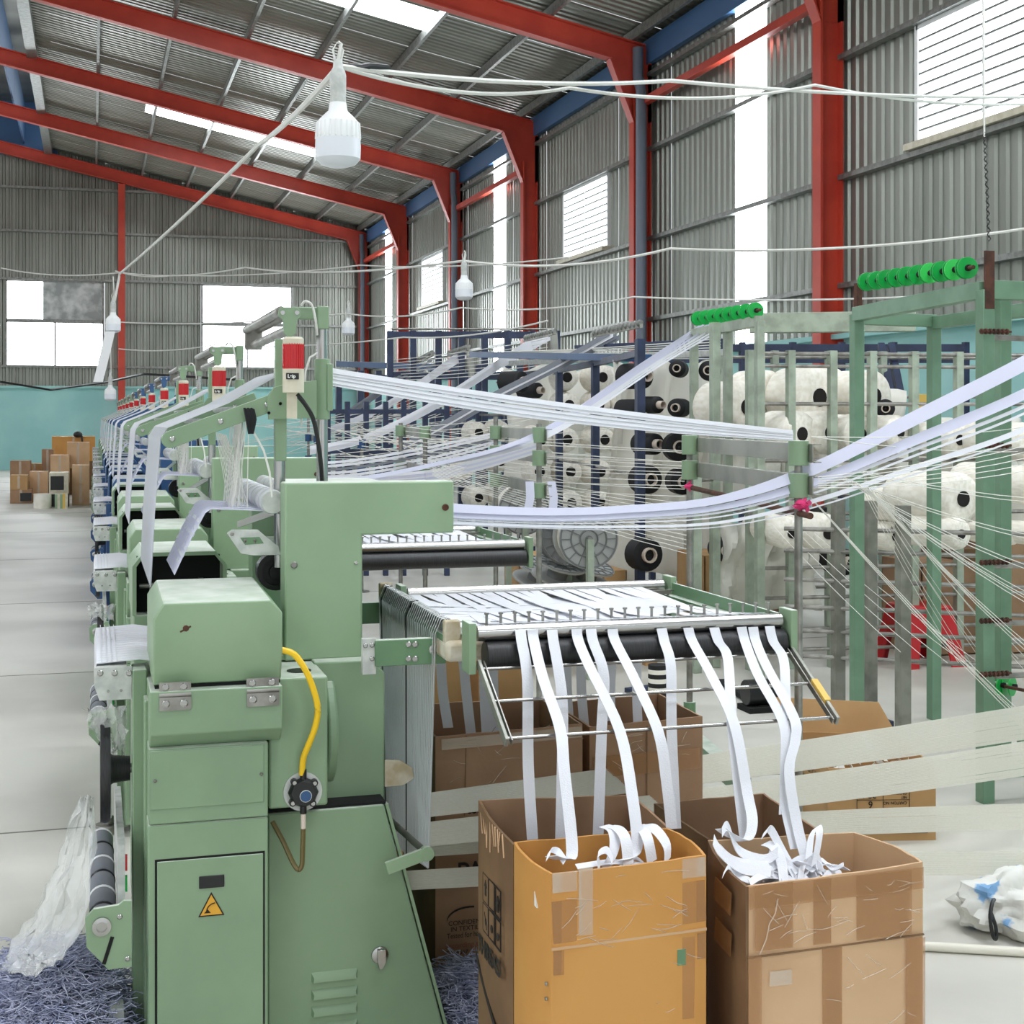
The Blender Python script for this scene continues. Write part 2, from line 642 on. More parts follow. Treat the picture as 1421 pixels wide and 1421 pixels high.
for a, b_ in ((.95, 3.2), (6.1, 8.3)):
    MB().box(a, b_, 45.34, 45.47, 4.42, 4.49).build('girt', 'galv', wb)
for i, (a, b_) in enumerate(BW):
    w = root('window_%d' % (i + 5), ((a + b_) / 2, 45.5, 3.14), kind='structure')
    f = MB()
    for xx in (a, b_):
        f.box(xx - .03, xx + .03, 45.40, 45.52, 3.1, 5.7)
    f.box(a, b_, 45.40, 45.52, 4.41, 4.52).box(a, b_, 45.40, 45.52, 5.64, 5.7).box(a, b_, 45.40, 45.52, 3.08, 3.14)
    f.box((a + b_) / 2 - .02, (a + b_) / 2 + .02, 45.42, 45.5, 3.14, 4.42)
    f.build('window_frame', 'galv', w)
    for (c, d_, z0, z1) in ((a, (a + b_) / 2, 3.14, 4.42), ((a + b_) / 2, b_, 3.14, 4.42), (a, b_, 4.52, 5.64)):
        if i == 1 and z0 > 4:
            MB().box(c + .03, -1.42, 45.47, 45.48, z0, z1).build('window_pane', 'day', w)
            MB().box(-1.42, d_ - .03, 45.46, 45.475, z0, z1).build('window_pane', 'filmy', w, label='grey crinkled plastic pane')
        else:
            MB().box(c + .03, d_ - .03, 45.47, 45.48, z0, z1).build('window_pane', 'day', w)

# ---- outer side of the hall, open bays that let the daylight in
wl = MB().box(-13.7, -13.5, -9, 45.8, 0, .9).build('wall_left', 'teal', kind='structure', org=(-13.6, 0, 0))
for k in range(8):
    yy = -8.5 + 7 * k
    MB().box(-13.62, -13.56, yy, yy + 6.9, 5.2, 7.6).build('cladding_sheet', 'clad', wl)
for cy in COLS:
    MB().box(-13.6, -13.3, cy - .1, cy + .1, .9, 7.4).build('post', 'red', wl)

# ---- roof
cl = root('ceiling', (0, 0, 7.5), kind='structure')
SKY_AND_FILL = [(-6.9, -5.8), (-.1, 1), (2.2, 3.3), (5.6, 6.7), (11.7, 12.8), (23.5, 24.6), (35.5, 36.6)]  # far strips are skylights; some unseen nearer ones are added for more light
roofm = {}


def roof_sheet(y0, xa, xb, mt, n=6, j=0, left=False):
    key = (round(xa, 2), round(xb, 2), mt, n, left)
    if key not in roofm:
        pr = corr_profile(n)
        vs, fs = [], []
        for s_, d in pr:
            for xx in (xa, xb):
                zr = zroof(xx) if not left else zroof(RIDGE) - .214 * (RIDGE - xx) + .0
                vs.append((xx, s_, zr + d - 7.5))
        for i in range(len(pr) - 1):
            fs.append((i * 2, i * 2 + 2, i * 2 + 3, i * 2 + 1))
        me = MB().add(vs, fs).mesh('roof_sheet', smooth=False)
        me.materials.append(m[mt])
        roofm[key] = me
    o = bpy.data.objects.new('skylight_or_fill_sheet' if mt == 'day' else 'roof_sheet', roofm[key])
    COL.objects.link(o)
    o.parent = cl
    o.location = (0, y0, .006 * (j % 2))
    return o


y = -8.96
j = 0
while y < 45.6:
    hit = [a for a, b_ in SKY_AND_FILL if abs(y - a) < SW / 2]
    if hit:
        roof_sheet(y, EAVE_IN, 1.25, 'roof', j=j)
        roof_sheet(y, 1.25, 5.45, 'day', j=j)
        roof_sheet(y, 5.45, 8.7, 'roof', j=j)
    else:
        roof_sheet(y, EAVE_IN, 8.7, 'roof', j=j)
    if hit:
        roof_sheet(y, -13.7, -10.2, 'roof', j=j, left=True)
        roof_sheet(y, -10.2, -6.0, 'day', j=j, left=True)  # unseen glowing strip, added on this slope to brighten the hall
        roof_sheet(y, -6.0, -4.2, 'roof', j=j, left=True)
    else:
        roof_sheet(y, -13.7, -4.2, 'roof', j=j, left=True)
    y += SW
    j += 1
k = 0
xp = 8.1
while xp > EAVE_IN + .3:
    zr = zroof(xp)
    MB().box(xp - .03, xp + .03, -9, 45.4, zr - .17, zr - .015).build('purlin', 'galv', cl)
    xp -= 1.33
MB().box(EAVE_IN - .12, EAVE_IN + .1, -9, 45.4, zroof(EAVE_IN) - .22, zroof(EAVE_IN) + .02).build('ridge_channel', 'galv', cl)
for k in range(9):
    MB().box(-1.98, -1.94, -9 + 6.05 * k, -3.0 + 6.05 * k, 9.75, 11.0).build('monitor_sheet', 'bluesheet', cl)
MB().box(-4.4, -1.0, -9, 45.4, 11.0, 11.05).build('monitor_roof', 'roof', cl)
MB().box(-4.4, -1.0, 45.4, 45.44, 9.4, 11.0).build('monitor_sheet', 'bluesheet', cl)

# ---- red portal frames, one thing each
ordn = ['', '', '', 'second', 'third', 'fourth', 'fifth', 'sixth', 'last']
for i, cy in enumerate(COLS):
    if i < 2:
        lab = 'red steel portal frame of column and rafter behind the viewer'
    elif i == 2:
        lab = 'red steel portal frame over the near green loom and lamp'
    elif i == 8:
        lab = 'red steel portal frame set against the far end wall'
    else:
        lab = ['red steel column and rafter beside the big louvred window', 'red steel column and rafter with grey downpipe past the tall light strip',
               'red steel portal frame just before the middle louvred window', 'red steel portal frame with downpipe beyond the second light strip',
               'red steel portal frame just past the farthest louvred window'][i - 3]
    if i < 1:
        continue
    r = root('portal_frame', (8.2, cy, 0), lab, 'steel frame', 'red portal frames of the hall')
    c = MB()
    c.box(8.1, 8.13, cy - .1, cy + .1, 0, 6.6).box(8.37, 8.40, cy - .1, cy + .1, 0, 7.1).box(8.12, 8.38, cy - .012, cy + .012, 0, 7.1)
    c.build('column', 'red', r)
    h = MB()
    zb = lambda x: zroof(x) - .19
    h.prism([(8.4, 6.2), (8.1, 6.2), (7.72, zb(7.72) - .36), (7.72, zb(7.72)), (8.4, zb(8.4))], 'y', cy - .014, cy + .014)
    h.bar((8.11, cy, 6.2), (7.72, cy, zb(7.72) - .37), .2, .02)
    h.box(8.37, 8.4, cy - .1, cy + .1, 6.2, zb(8.4))
    h.build('haunch', 'red', r)
    g = MB()
    xe = RIDGE
    g.prism([(7.75, zb(7.75) - .36), (xe, zb(xe) - .32), (xe, zb(xe)), (7.75, zb(7.75))], 'y', cy - .01, cy + .01)
    for dz in (0, -.35):
        g.bar((8.3 if dz == 0 else 7.75, cy, zb(8.3 if dz == 0 else 7.75) + dz), (xe, cy, zb(xe) + dz * .93), .2, .022)
    g.bar((xe, cy, zb(xe) - .17), (-13.4, cy, zb(xe) - .17 - .214 * 10.7), .2, .34)
    g.build('rafter', 'red', r)

er = MB()
er.box(.75, .95, 45.02, 45.3, 0, zroof(.85) - .56)
tag(er.build('wind_post', 'red', bevel=.004), 'slim red steel post standing mid way along the end wall', 'post')

# horizontal red struts in the bays with light strips
for i, (a, b_) in enumerate([(COLS[3], COLS[4]), (COLS[5], COLS[6]), (COLS[7], COLS[8])]):
    o = MB().bar((8.25, a + .02, 6.5), (8.25, b_ - .02, 6.5), .11, .11).build('wall_strut', 'red', bevel=.004)
    tag(o, ['red strut crossing the tall light strip by the big window', 'red strut crossing the middle light strip on the side wall', 'red strut crossing the farthest light strip'][i], 'strut', 'red struts across the light strips')

# downpipes
for i, cy in enumerate((21.13, 33.13, 45.13)):
    t = MB()
    yq = cy - .24
    t.tube([(8.17, yq + .14, 7.35), (8.17, yq + .14, 6.9), (8.17, yq, 6.65), (8.17, yq, 1.0), (8.17, yq, .02)], .075 if i else .085, 12)
    o = t.build('downpipe', 'pipe')
    tag(o, ['thick grey plastic downpipe beside the column by the tall light strip', 'grey plastic downpipe on the column before the middle light strip', 'grey plastic downpipe in the far corner of the hall'][i], 'pipe', 'grey downpipes on the side wall')

# ------------------------------------------------------------------ bulbs and cables
def bulb(u, v, zc, lab, scale=1.0, cord=.25):
    c = pt(u, v, zc)
    r = root('bulb_lamp', tuple(c), lab, 'lamp', 'hanging white bulb lamps')
    x, y_, z = c
    k = scale
    n = 28
    # ribbed upper housing
    b = MB()
    b.lathe([(.026 * k, .115 * k), (.03 * k, .09 * k), (.055 * k, .066 * k), (.068 * k, .05 * k), (.07 * k, 0)], c, 'z', n)
    for q in range(24):
        t = 2 * PI * q / 24
        b.bar((x + .0695 * k * math.cos(t), y_ + .0695 * k * math.sin(t), z + .002), (x + .0665 * k * math.cos(t), y_ + .0665 * k * math.sin(t), z + .052 * k), .005 * k, .006 * k)
    b.build('housing', 'lampw', r)
    d = MB().lathe([(.07 * k, 0), (.071 * k, -.02 * k), (.07 * k, -.06 * k), (.055 * k, -.077 * k), (.03 * k, -.085 * k), (.0, -.087 * k)], c, 'z', n)
    d.build('diffuser', 'lampd', r)
    s_ = MB().lathe([(.026 * k, .115 * k), (.024 * k, .14 * k), (.026 * k, .145 * k), (.026 * k, .2 * k), (.022 * k, .215 * k), (.016 * k, .225 * k), (.014 * k, .25 * k)], c, 'z', 16)
    s_.build('lamp_holder', 'whitepl', r)
    t = MB().tube([(x, y_, z + .245 * k), (x + .01, y_, z + .30 * k), (x, y_, z + .245 * k + cord)], .006 * k, 6)
    t.tube([(x - .01, y_, z + .25 * k), (x - .016, y_, z + .28 * k), (x, y_, z + .31 * k), (x + .016, y_, z + .28 * k), (x + .01, y_, z + .25 * k)], .004 * k, 6)
    t.build('cord', 'whitecable', r)
    return r


bulb(469, 194, 4.5, 'large white ribbed bulb lamp hanging high over the near loom', 1.0, .06)
bulb(644, 402, 11.6, 'white bulb lamp hanging before the grey downpipe above the navy racks', 1.0, .07)
bulb(483.5, 455, 16.2, 'small white bulb lamp hanging by the far corner above the yarn', 1.0, .06)
bulb(157, 450, 14.0, 'white bulb lamp hanging in front of the slim red end wall post', 1.0, .22)
bulb(153, 547, 18.0, 'lowest white bulb lamp hanging against the teal end wall', 1.0, .6)


def cable(pts, r, lab, mt='whitecable', sub=.03, group='cables strung across the hall'):
    path = []
    for i in range(len(pts) - 1):
        seg = sag(pts[i], pts[i + 1], sub)
        path += seg if i == 0 else seg[1:]
    return tag(MB().tube(path, r, 6).build('cable', mt), lab, 'cable', group)


hook = pt(471, 92, 4.5)
cable([hook, pt(930, 112, 6.0), pt(1480, 133, 8.0)], .009, 'thick white cable from the large bulb lamp to the louvred wall', sub=.03)
cable([hook, pt(790, 122, 5.5), pt(1130, 118, 6.6), pt(1480, 140, 8.05)], .0075, 'thinner white cable looping under the thick one by the large bulb', sub=.05)
cable([hook, pt(360, 200, 7.5), pt(166, 380, 14.0), pt(157, 425, 14)], .012, 'white twisted cable sloping down from the large bulb to the far bulb', sub=.02)
cable([pt(2, 372, 24), pt(168, 378, 22), pt(340, 371, 20), pt(644, 362, 11.6), pt(930, 345, 11), pt(1480, 308, 10)], .011, 'white cable carrying the bulb before the grey downpipe', sub=.08)
cable([pt(160, 376, 22), pt(240, 382, 21), pt(500, 368, 18), pt(790, 357, 14)], .009, 'thin cable sagging beside the bulb cable on the end wall', sub=.05)
cable([pt(165, 447, 20), pt(480, 435, 16.2), pt(640, 427, 15), pt(880, 412, 13), pt(1480, 398, 11)], .009, 'thin white cable carrying the small far bulb', sub=.06)
cable([pt(165, 484, 20), pt(300, 478, 18), pt(560, 468, 14), pt(760, 445, 12)], .008, 'thin low cable before the end wall windows', sub=.05)
cable([pt(-10, 528, 42), pt(70, 541, 42), pt(150, 530, 40), pt(200, 519, 38), pt(330, 527, 36)], .035, 'black cable drooping across the teal end wall', 'blackcable', sub=.0)
# black tape joints on the thick cable
o = MB().tube([pt(484, 93, 4.54), pt(500, 95, 4.58), pt(512, 92, 4.6), pt(538, 95, 4.68)], [.012, .014, .012, .013], 8).build('cable_splice', 'black')
tag(o, 'black taped splice on the thick cable beside the large bulb', 'cable')
# chain hanging by the big window
ch = MB()
for k in range(26):
    p = pt(1366 + .25 * k, 186 + 5.8 * k, 9.5)
    a = .013
    if k % 2:
        ch.tube([p + Vector((a, 0, 0)), p + Vector((0, 0, .018)), p - Vector((a, 0, 0)), p - Vector((0, 0, .018)), p + Vector((a, 0, 0))], .004, 5)
    else:
        ch.tube([p + Vector((0, a, 0)), p + Vector((0, 0, .018)), p - Vector((0, a, 0)), p - Vector((0, 0, .018)), p + Vector((0, a, 0))], .004, 5)
tag(ch.build('hanging_chain', 'black'), 'black link chain hanging below the big louvred window', 'chain')
cable([pt(1366, 190, 9.5), pt(1364, 0, 9.5), pt(1363, -60, 9.5)], .006, 'thin white cord holding up the black chain', sub=0)
# ------------------------------------------------------------------ the looms (first one built in full, the rest copied)
PIT = 2.25
Y0 = 3.40
loom = root('narrow_fabric_loom', (.1, Y0, 0))


def bolt(b, x, y, z, r=.007, axis='y'):
    b.lathe([(r, 0), (r, -.003), (r * .75, -.0045), (r * .75, -.002), (0, -.002)] if axis == 'y' else [(r, 0), (r, .004), (0, .005)], (x, y, z), axis, 12)


XL, XR = px(205, Y0), px(372, Y0)
# lower cabinet with its door
MB().box(XL, XR, Y0, 3.8, .05, .6625).build('cabinet', 'green', loom, .004)
d0, d1 = px(218, Y0), px(365, Y0)
zt = zz(290, 1190, Y0)
dr = MB().box(d0, d1, Y0 - .0045, Y0 + .01, .08, zt).build('door', 'green', loom, .002)
b = MB()
for (x0, x1, z0, z1) in ((d0 - .005, d0, .08, zt + .005), (d0, d1, zt, zt + .005), (d1, d1 + .004, .08, zt + .005)):
    b.box(x0, x1, Y0 - .0012, Y0 + .01, z0, z1)
b.build('door_gap', 'dark', loom)
b = MB().box(px(276, Y0), px(311, Y0), Y0 - .0075, Y0 - .004, zz(293, 1231, Y0), zz(293, 1214, Y0))
b.build('name_plate', 'black', dr, .0015, label='black oval name plate')
ta, tb, tcx = px(275, Y0), px(311, Y0), px(293, Y0)
tz0, tz1 = zz(293, 1270, Y0), zz(293, 1237, Y0)
MB().prism([(ta, tz0), (tb, tz0), (tcx, tz1)], 'y', Y0 - .0062, Y0 - .004).build('warning_sticker', 'ink', dr, label='yellow triangle sticker with black border and curved arrow')
cx, cz = tcx, tz0 + (tz1 - tz0) * .36
sc = lambda p, k: (cx + (p[0] - cx) * k, cz + (p[1] - cz) * k)
MB().prism([sc((ta, tz0), .84), sc((tb, tz0), .84), sc((tcx, tz1), .84)], 'y', Y0 - .0072, Y0 - .005).build('sticker_field', 'warn', dr)
b = MB()
hw = (tb - ta)
arc = [Vector((cx + hw * .18 - hw * .36 * math.sin(t), Y0 - .0078, cz - hw * .02 + hw * .3 * (math.cos(t)) - hw * .1)) for t in [.1, .5, .9, 1.3, 1.6]]
b.tube(arc, .0014, 5)
b.prism([(cx - hw * .28, cz - hw * .2), (cx - hw * .02, cz - hw * .2), (cx - hw * .15, cz - hw * .05)], 'y', Y0 - .0082, Y0 - .007)
b.build('sticker_arrow', 'ink', dr)
# gearbox
zg0, zg1 = .6625, zz(290, 1035, Y0)
gx1 = px(372, Y0)
MB().box(XL + .002, gx1, Y0 - .002, 3.8, zg0 + .002, zg1).build('gearbox', 'green', loom, .003)
b = MB().box(XL + .006, px(366, Y0), Y0 - .005, Y0, zz(290, 1118, Y0), zg1 - .004)
gp = b.build('gearbox_cover', 'green', loom, .0015)
b = MB()
bolt(b, px(215, Y0), Y0 - .005, zz(215, 1083, Y0), .004)
bolt(b, px(366, Y0) - .006, Y0 - .005, zz(366, 1073, Y0), .004)
b.build('bolt', 'steeld', gp)
# hood base with chamfered underside
hx0, hx1 = px(208, Y0 - .02), px(392, Y0 - .02)
zb1 = .972
b = MB()
b.prism([(Y0 - .02, zg1 + .035), (Y0 + .02, zg1), (3.8, zg1), (3.8, zb1), (Y0 - .02, zb1)], 'x', hx0, hx1)
b.build('hood_base', 'green', loom, .003)
# hood
zh = 1.172
fr = Y0 - .012
b = MB()
hxa, hxb = px(213, fr), px(392, fr)
poly = [(hxa, zb1 + .008), (hxa, zh - .035), (hxa + .022, zh), (hxb - .028, zh), (hxb, zh - .03), (hxb, zb1 + .008)]
n = len(poly)
zs = zz(300, 908, fr)
ring0 = [(x, fr + (.03 if z < zs else 0), z) for x, z in poly]
mid = [(hxa, fr, zs), (hxb, fr, zs)]
# front: upper face straight, lower face slanting back
vs = [(hxa, fr + .03, zb1 + .008), (hxa, fr, zs), (hxa, fr, zh - .035), (hxa + .022, fr, zh), (hxb - .028, fr, zh), (hxb, fr, zh - .03), (hxb, fr, zs), (hxb, fr + .03, zb1 + .008)]
bk = [(x, 3.78, z + (.012 if z > 1.1 else 0)) for x, y, z in vs]
k = len(vs)
fs = [(1, 2, 3, 4, 5, 6), (0, 1, 6, 7), tuple(range(k, 2 * k))]
for i in range(k):
    j = (i + 1) % k
    fs.append((i, j, j + k, i + k))
hood = MB().add(vs + bk, fs).build('hood', 'green2', loom, .004)
MB().box(hxa + .004, hxb - .002, fr + .031, 3.78, zb1, zb1 + .008).build('hood_gap', 'dark', loom)
# rust chip on the hood
b = MB()
b.lathe([(.0, -.001), (.007, -.0006), (.0075, 0)], (px(258, fr), fr, zz(258, 872, fr)), 'y', 9)
b.bar((px(250, fr), fr - .0006, zz(250, 877, fr)), (px(265, fr), fr - .0006, zz(265, 869, fr)), .001, .004)
b.build('rust_chip', 'rust', hood)
# hinges
for (ua, ub, va, vb) in ((221, 265, 948, 986), (342, 387, 942, 980)):
    b = MB()
    y_ = fr - .003
    xa, xb = px(ua, y_), px(ub, y_)
    z1, z0 = zz(ua, va, y_), zz(ua, vb, y_)
    zm = (z0 + z1) / 2 + .003
    b.box(xa, xb, y_, y_ + .004, zm + .004, z1).box(xa, xb, Y0 - .025, Y0 - .02, z0, zm - .004)
    b.cyl((xa, y_ - .003, zm), (xb, y_ - .003, zm), .0055, n=10)
    h = b.build('hinge', 'steeld', loom, label='steel butt hinge')
    b = MB()
    for x_ in (xa + .014, xb - .016):
        bolt(b, x_, y_, zm + .018, .0085)
        bolt(b, x_, Y0 - .025, zm - .018, .0095)
    b.build('bolt', 'steel', h)

# valve box with yellow air hose
YV = 3.43
vx0, vx1 = px(373, YV), px(455, YV)
vz0, vz1 = zz(420, 1120, YV), zz(420, 940, YV)
vb_ = MB().box(vx0, vx1, YV, 3.72, vz0, vz1).build('valve_box', 'green', loom, .006)
b = MB().lathe([(.03, 0), (.03, .002), (0, .002)], (px(415, 3.52), 3.52, vz1), 'z', 16).build('rubber_plug', 'black', vb_)
vc = at(420, 1098, YV)
MB().lathe([(.046, 0), (.046, -.004), (0, -.004)], vc, 'y', 28).build('valve_flange', 'whitepl', loom)
b = MB()
b.lathe([(.036, -.004), (.036, -.014), (.030, -.024), (.0, -.024)], vc, 'y', 8)
b.cyl(vc + Vector((0, -.012, .02)), vc + Vector((0, -.012, .055)), .008, n=10)
b.cyl(vc + Vector((0, -.012, -.02)), vc + Vector((0, -.012, -.05)), .008, n=10)
for q in range(4):
    t = .7 + q * PI / 2
    b.cyl(vc + Vector((.034 * math.cos(t), -.003, .034 * math.sin(t))), vc + Vector((.034 * math.cos(t), -.02, .034 * math.sin(t))), .0085, n=8)
vv = b.build('air_valve', 'black', loom, .001, label='black round air valve')
b = MB()
for q in range(4):
    t = .7 + q * PI / 2
    b.cyl(vc + Vector((.034 * math.cos(t), -.02, .034 * math.sin(t))), vc + Vector((.034 * math.cos(t), -.022, .034 * math.sin(t))), .005, n=8)
b.build('bolt', 'steel', vv)
MB().lathe([(.013, -.024), (.013, -.0265), (0, -.0265)], vc + Vector((.004, 0, -.006)), 'y', 16).build('badge', 'blue', vv, label='small round blue badge')
MB().lathe([(.0145, -.0235), (.0145, -.0255), (0, -.0255)], vc + Vector((.004, 0, -.006)), 'y', 16).build('badge_rim', 'whitepl', vv)
hp = [at(391, 902, 3.40), at(408, 908, 3.395), at(424, 930, 3.39), at(436, 960, 3.39), at(441, 985, 3.39), at(437, 1010, 3.395), at(428, 1034, 3.40), at(421, 1052, 3.41), at(419, 1075, 3.418)]
MB().tube(smooth(hp), .0075, 10).build('air_hose', 'yellow', loom, label='bright yellow curved air hose')
b = MB().cyl(vc + Vector((0, -.012, -.05)), vc + Vector((.0, -.012, -.085)), .006, n=10)
b.build('hose_fitting', 'tubew', loom, label='clear fitting with red mark')
hp = [vc + Vector((0, -.012, -.085)), at(420, 1180, 3.42), at(419, 1200, 3.42), at(414, 1207, 3.42), at(406, 1196, 3.43), at(393, 1168, 3.45), at(378, 1140, 3.47)]
MB().tube(smooth(hp), .006, 8).build('drain_hose', 'brownhose', loom, label='brown bent drain hose')

# round gear case and body beside it
YBd = 3.6
MB().cyl((px(452, 3.57), 3.66, zz(452, 1015, YBd)), (px(466, 3.57), 3.66, zz(452, 1015, YBd)), .14, n=40).build('round_case', 'green', loom, .006)
bx0, bx1 = px(436, YBd), px(534, YBd)
bz0, bz1 = zz(480, 1112, YBd), zz(480, 917, YBd)
b = MB()
b.prism([(bx0, bz0), (bx1, bz0), (bx1, bz1 - .035), (bx1 - .03, bz1), (bx0, bz1)], 'y', YBd, 4.7)
b.build('body', 'green', loom, .005)
b = MB().box(px(389, 3.62), px(500, 3.62), 3.66, 3.75, bz1 - .002, bz1 + .012).build('body_ledge', 'green2', loom, .003)
# skirt with louvres and latch
YS = 3.52
pS = [(px(372, YS), .03), (px(610, YS) + .02, .03), (px(533, YS), zz(530, 1117, YS)), (px(372, YS), zz(372, 1130, YS))]
sk = MB().prism(pS, 'y', YS, 4.6).build('skirt', 'green', loom, .004)
MB().prism([(pS[1][0] + .004, .03), (pS[1][0] + .012, .03), (pS[2][0] + .012, pS[2][1]), (pS[2][0] + .004, pS[2][1])], 'y', YS + .006, YS + .03).build('skirt_edge', 'green2', loom)
MB().box(pS[3][0], pS[2][0] + .006, YS + .01, YS + .3, pS[2][1] - .001, pS[2][1] + .006).build('skirt_gap', 'dark', loom)
lx0, lx1 = px(432, YS), px(496, YS)
for k in range(7):
    z1 = zz(460, 1347 + 23.5 * k, YS)
    b = MB()
    h = .022
    vs = [(lx0, YS, z1), (lx1, YS, z1), (lx1, YS, z1 - h), (lx0, YS, z1 - h), (lx0 + .006, YS - .010, z1 - h * .55), (lx1 - .006, YS - .010, z1 - h * .55), (lx1 - .004, YS - .011, z1 - h), (lx0 + .004, YS - .011, z1 - h)]
    b.add(vs, [(0, 1, 5, 4), (4, 5, 6, 7), (7, 6, 2, 3), (0, 4, 7, 3), (1, 2, 6, 5)])
    b.build('louvre', 'green', sk)
hc = at(527, 1325, YS)
b = MB().lathe([(.022, 0), (.022, -.004), (.016, -.007), (0, -.007)], hc, 'y', 20)
b.prism([(hc.x - .008, hc.z + .018), (hc.x + .012, hc.z + .018), (hc.x + .013, hc.z - .012), (hc.x + .004, hc.z - .03), (hc.x - .004, hc.z - .03), (hc.x - .009, hc.z - .01)], 'y', YS - .02, YS - .006)
b.build('latch', 'steel', sk, .0015, label='chrome turn latch')

# L shaped side cover
YC = 3.65
Lp = [(395, 920), (395, 668), (630, 668), (630, 737), (503, 743), (503, 912)]
LX = [px(395, YC), px(630, YC), px(503, YC)]
zt, zi, zlo = zz(500, 669, YC), zz(560, 741, YC), zz(450, 915, YC)
lc = MB().prism([(LX[0], zlo), (LX[0], zt), (LX[1], zt), (LX[1], zi), (LX[2], zi), (LX[2], zlo)], 'y', YC, 3.74).build('side_cover', 'green2', loom, .005)
for (u, v, r, mm) in ((618, 704, .009, 'rust'), (408, 784, .009, 'steeld'), (494, 781, .005, 'steel')):
    p = at(u, v, YC)
    b = MB()
    bolt(b, p.x, p.y, p.z, r)
    b.build('bolt', mm, lc)
# main frame behind the cover
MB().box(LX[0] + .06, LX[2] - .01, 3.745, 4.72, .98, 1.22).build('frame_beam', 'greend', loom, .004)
MB().box(LX[0] + .02, LX[1] - .12, 4.62, 4.72, .98, zt - .06).build('far_side_cover', 'green', loom, .004)
MB().box(LX[0] + .1, LX[1] - .05, 3.745, 4.6, zt - .07, zt - .03).build('top_plate', 'green', loom, .004)
c = Vector((px(378, 3.95), 3.9, zz(378, 792, 3.9)))
MB().lathe([(.05, .02), (.05, -.03), (.036, -.03), (.036, -.015), (.018, -.015), (.018, -.04), (0, -.04)], c, 'y', 28).build('gear_wheel', 'black', loom, label='black ribbed gear wheel')

# far hood, open on the near side
YF = 4.6
prof = [(XL + .003, .985), (XL + .003, 1.135), (XL + .03, 1.172), (XR - .025, 1.172), (XR + .005, 1.135), (XR + .005, .985)]
MB().ribbon([(x, YF + .2, z) for x, z in prof], (0, .4, 0), .012).build('open_hood', 'green2', loom)
MB().box(XL + .012, XR - .004, YF + .08, YF + .1, .98, 1.16).build('hood_inside', 'dark', loom)
MB().box(XL, XR, YF, YF + .36, .05, .985).build('far_cabinet', 'green', loom, .004)
b = MB().box(XL + .05, XL + .075, YF + .03, YF + .06, .985, 1.08).box(XL + .2, XL + .215, YF + .02, YF + .06, .985, 1.09)
b.cyl((XL + .02, YF + .05, 1.07), (XR - .02, YF + .05, 1.07), .008)
b.build('needle_bar', 'steeld', loom)

# post, hand wheel, tape plate and take up roller on the aisle side
ph = MB().box(px(184, 3.58), px(204, 3.58), 3.58, 3.68, .02, .99).box(px(198, 3.62), px(208, 3.62), 3.5, 3.58, .02, .93).build('side_post', 'green', loom, .003)
PLY = 3.60
p0 = [(px(130, PLY), zz(150, 926, PLY)), (px(183, PLY), zz(150, 926, PLY)), (px(183, PLY), zz(150, 972, PLY)), (px(138, PLY), zz(150, 972, PLY)), (px(131, PLY), zz(150, 952, PLY))]
pl = MB().prism(p0, 'y', PLY, PLY + .006).build('tape_plate', 'whitepl', loom, .001, label='white metal plate with three bolts')
b = MB()
for u in (139, 159, 179):
    p = at(u, 934, PLY)
    bolt(b, p.x, p.y, p.z, .0075)
for u, v in ((150, 959), (168, 958)):
    p = at(u, v, PLY)
    bolt(b, p.x, p.y, p.z, .003)
b.build('bolt', 'steel', pl)
b = MB()
bx = [px(134, 3.62), px(176, 3.62)]
ztb = zz(150, 921, 3.62)
# comb rack that carries the tapes
tp = MB().box(bx[0], bx[1], 3.62, 4.26, ztb - .035, ztb - .006).build('tape_rack', 'whitepl', loom, .002)
for k in range(17):
    y_ = 3.645 + .036 * k
    MB().ribbon([(bx[0] - .004, y_, ztb - .03), (bx[0], y_, ztb), (bx[1] + .03, y_, ztb + .006), (bx[1] + .07, y_, ztb - .0)], (0, .033, 0), .002).build('woven_tape', 'tape', tp)
b = MB()
for x_ in (bx[0] + .012, bx[0] + .024, bx[0] + .036, bx[0] + .048):
    b.bar((x_, 3.63, ztb + .005), (x_, 4.26, ztb + .005), .0018, .0015)
b.build('comb_wire', 'warpg', tp)
# white fallen tapes on the aisle side of the hood
hcx, hcz = .02, zz(147, 1076, 3.66)
b = MB()
b.lathe([(.112, -.011), (.126, -.012), (.129, 0), (.126, .012), (.112, .011), (.112, -.011)], (px(146, 3.72), 3.72, hcz), 'x', 36)
for q in range(5):
    t = q * 2 * PI / 5
    b.bar((px(146, 3.72), 3.72, hcz), (px(146, 3.72), 3.72 + .115 * math.cos(t), hcz + .115 * math.sin(t)), .014, .02, up=(1, 0, 0))
b.lathe([(.0, -.012), (.05, -.01), (.034, .02), (.03, .06), (0, .06)], (px(146, 3.72), 3.72, hcz), 'x', 24)
hwl = b.build('hand_wheel', 'rubber', loom, label='black hand wheel seen on edge')
MB().cyl((px(146, 3.72) + .05, 3.72, hcz), (px(190, 3.72), 3.72, hcz), .012, n=14).build('shaft', 'steel', hwl)
tz, tx = .433, .024
tr = MB().cyl((tx, 3.385, tz), (tx, 4.15, tz), .024, n=24).build('take_up_roller', 'warpg', loom, label='roller wound with grey tapes')
for k in range(6):
    y_ = 3.45 + .125 * k
    MB().lathe([(.029, -.05), (.031, -.046), (.031, .046), (.029, .05)], (tx, y_, tz), 'y', 28).build('wound_tape', 'tapeg', tr)
    MB().lathe([(.025, .05), (.0325, .058), (.025, .066)], (tx, y_, tz), 'y', 24).build('pale_ring', 'lampw' if k % 2 else 'black', tr)
YK = 3.37
q0 = [(118, 1275), (130, 1262), (165, 1256), (172, 1250), (183, 1250), (183, 1342), (150, 1346), (138, 1333), (120, 1315)]
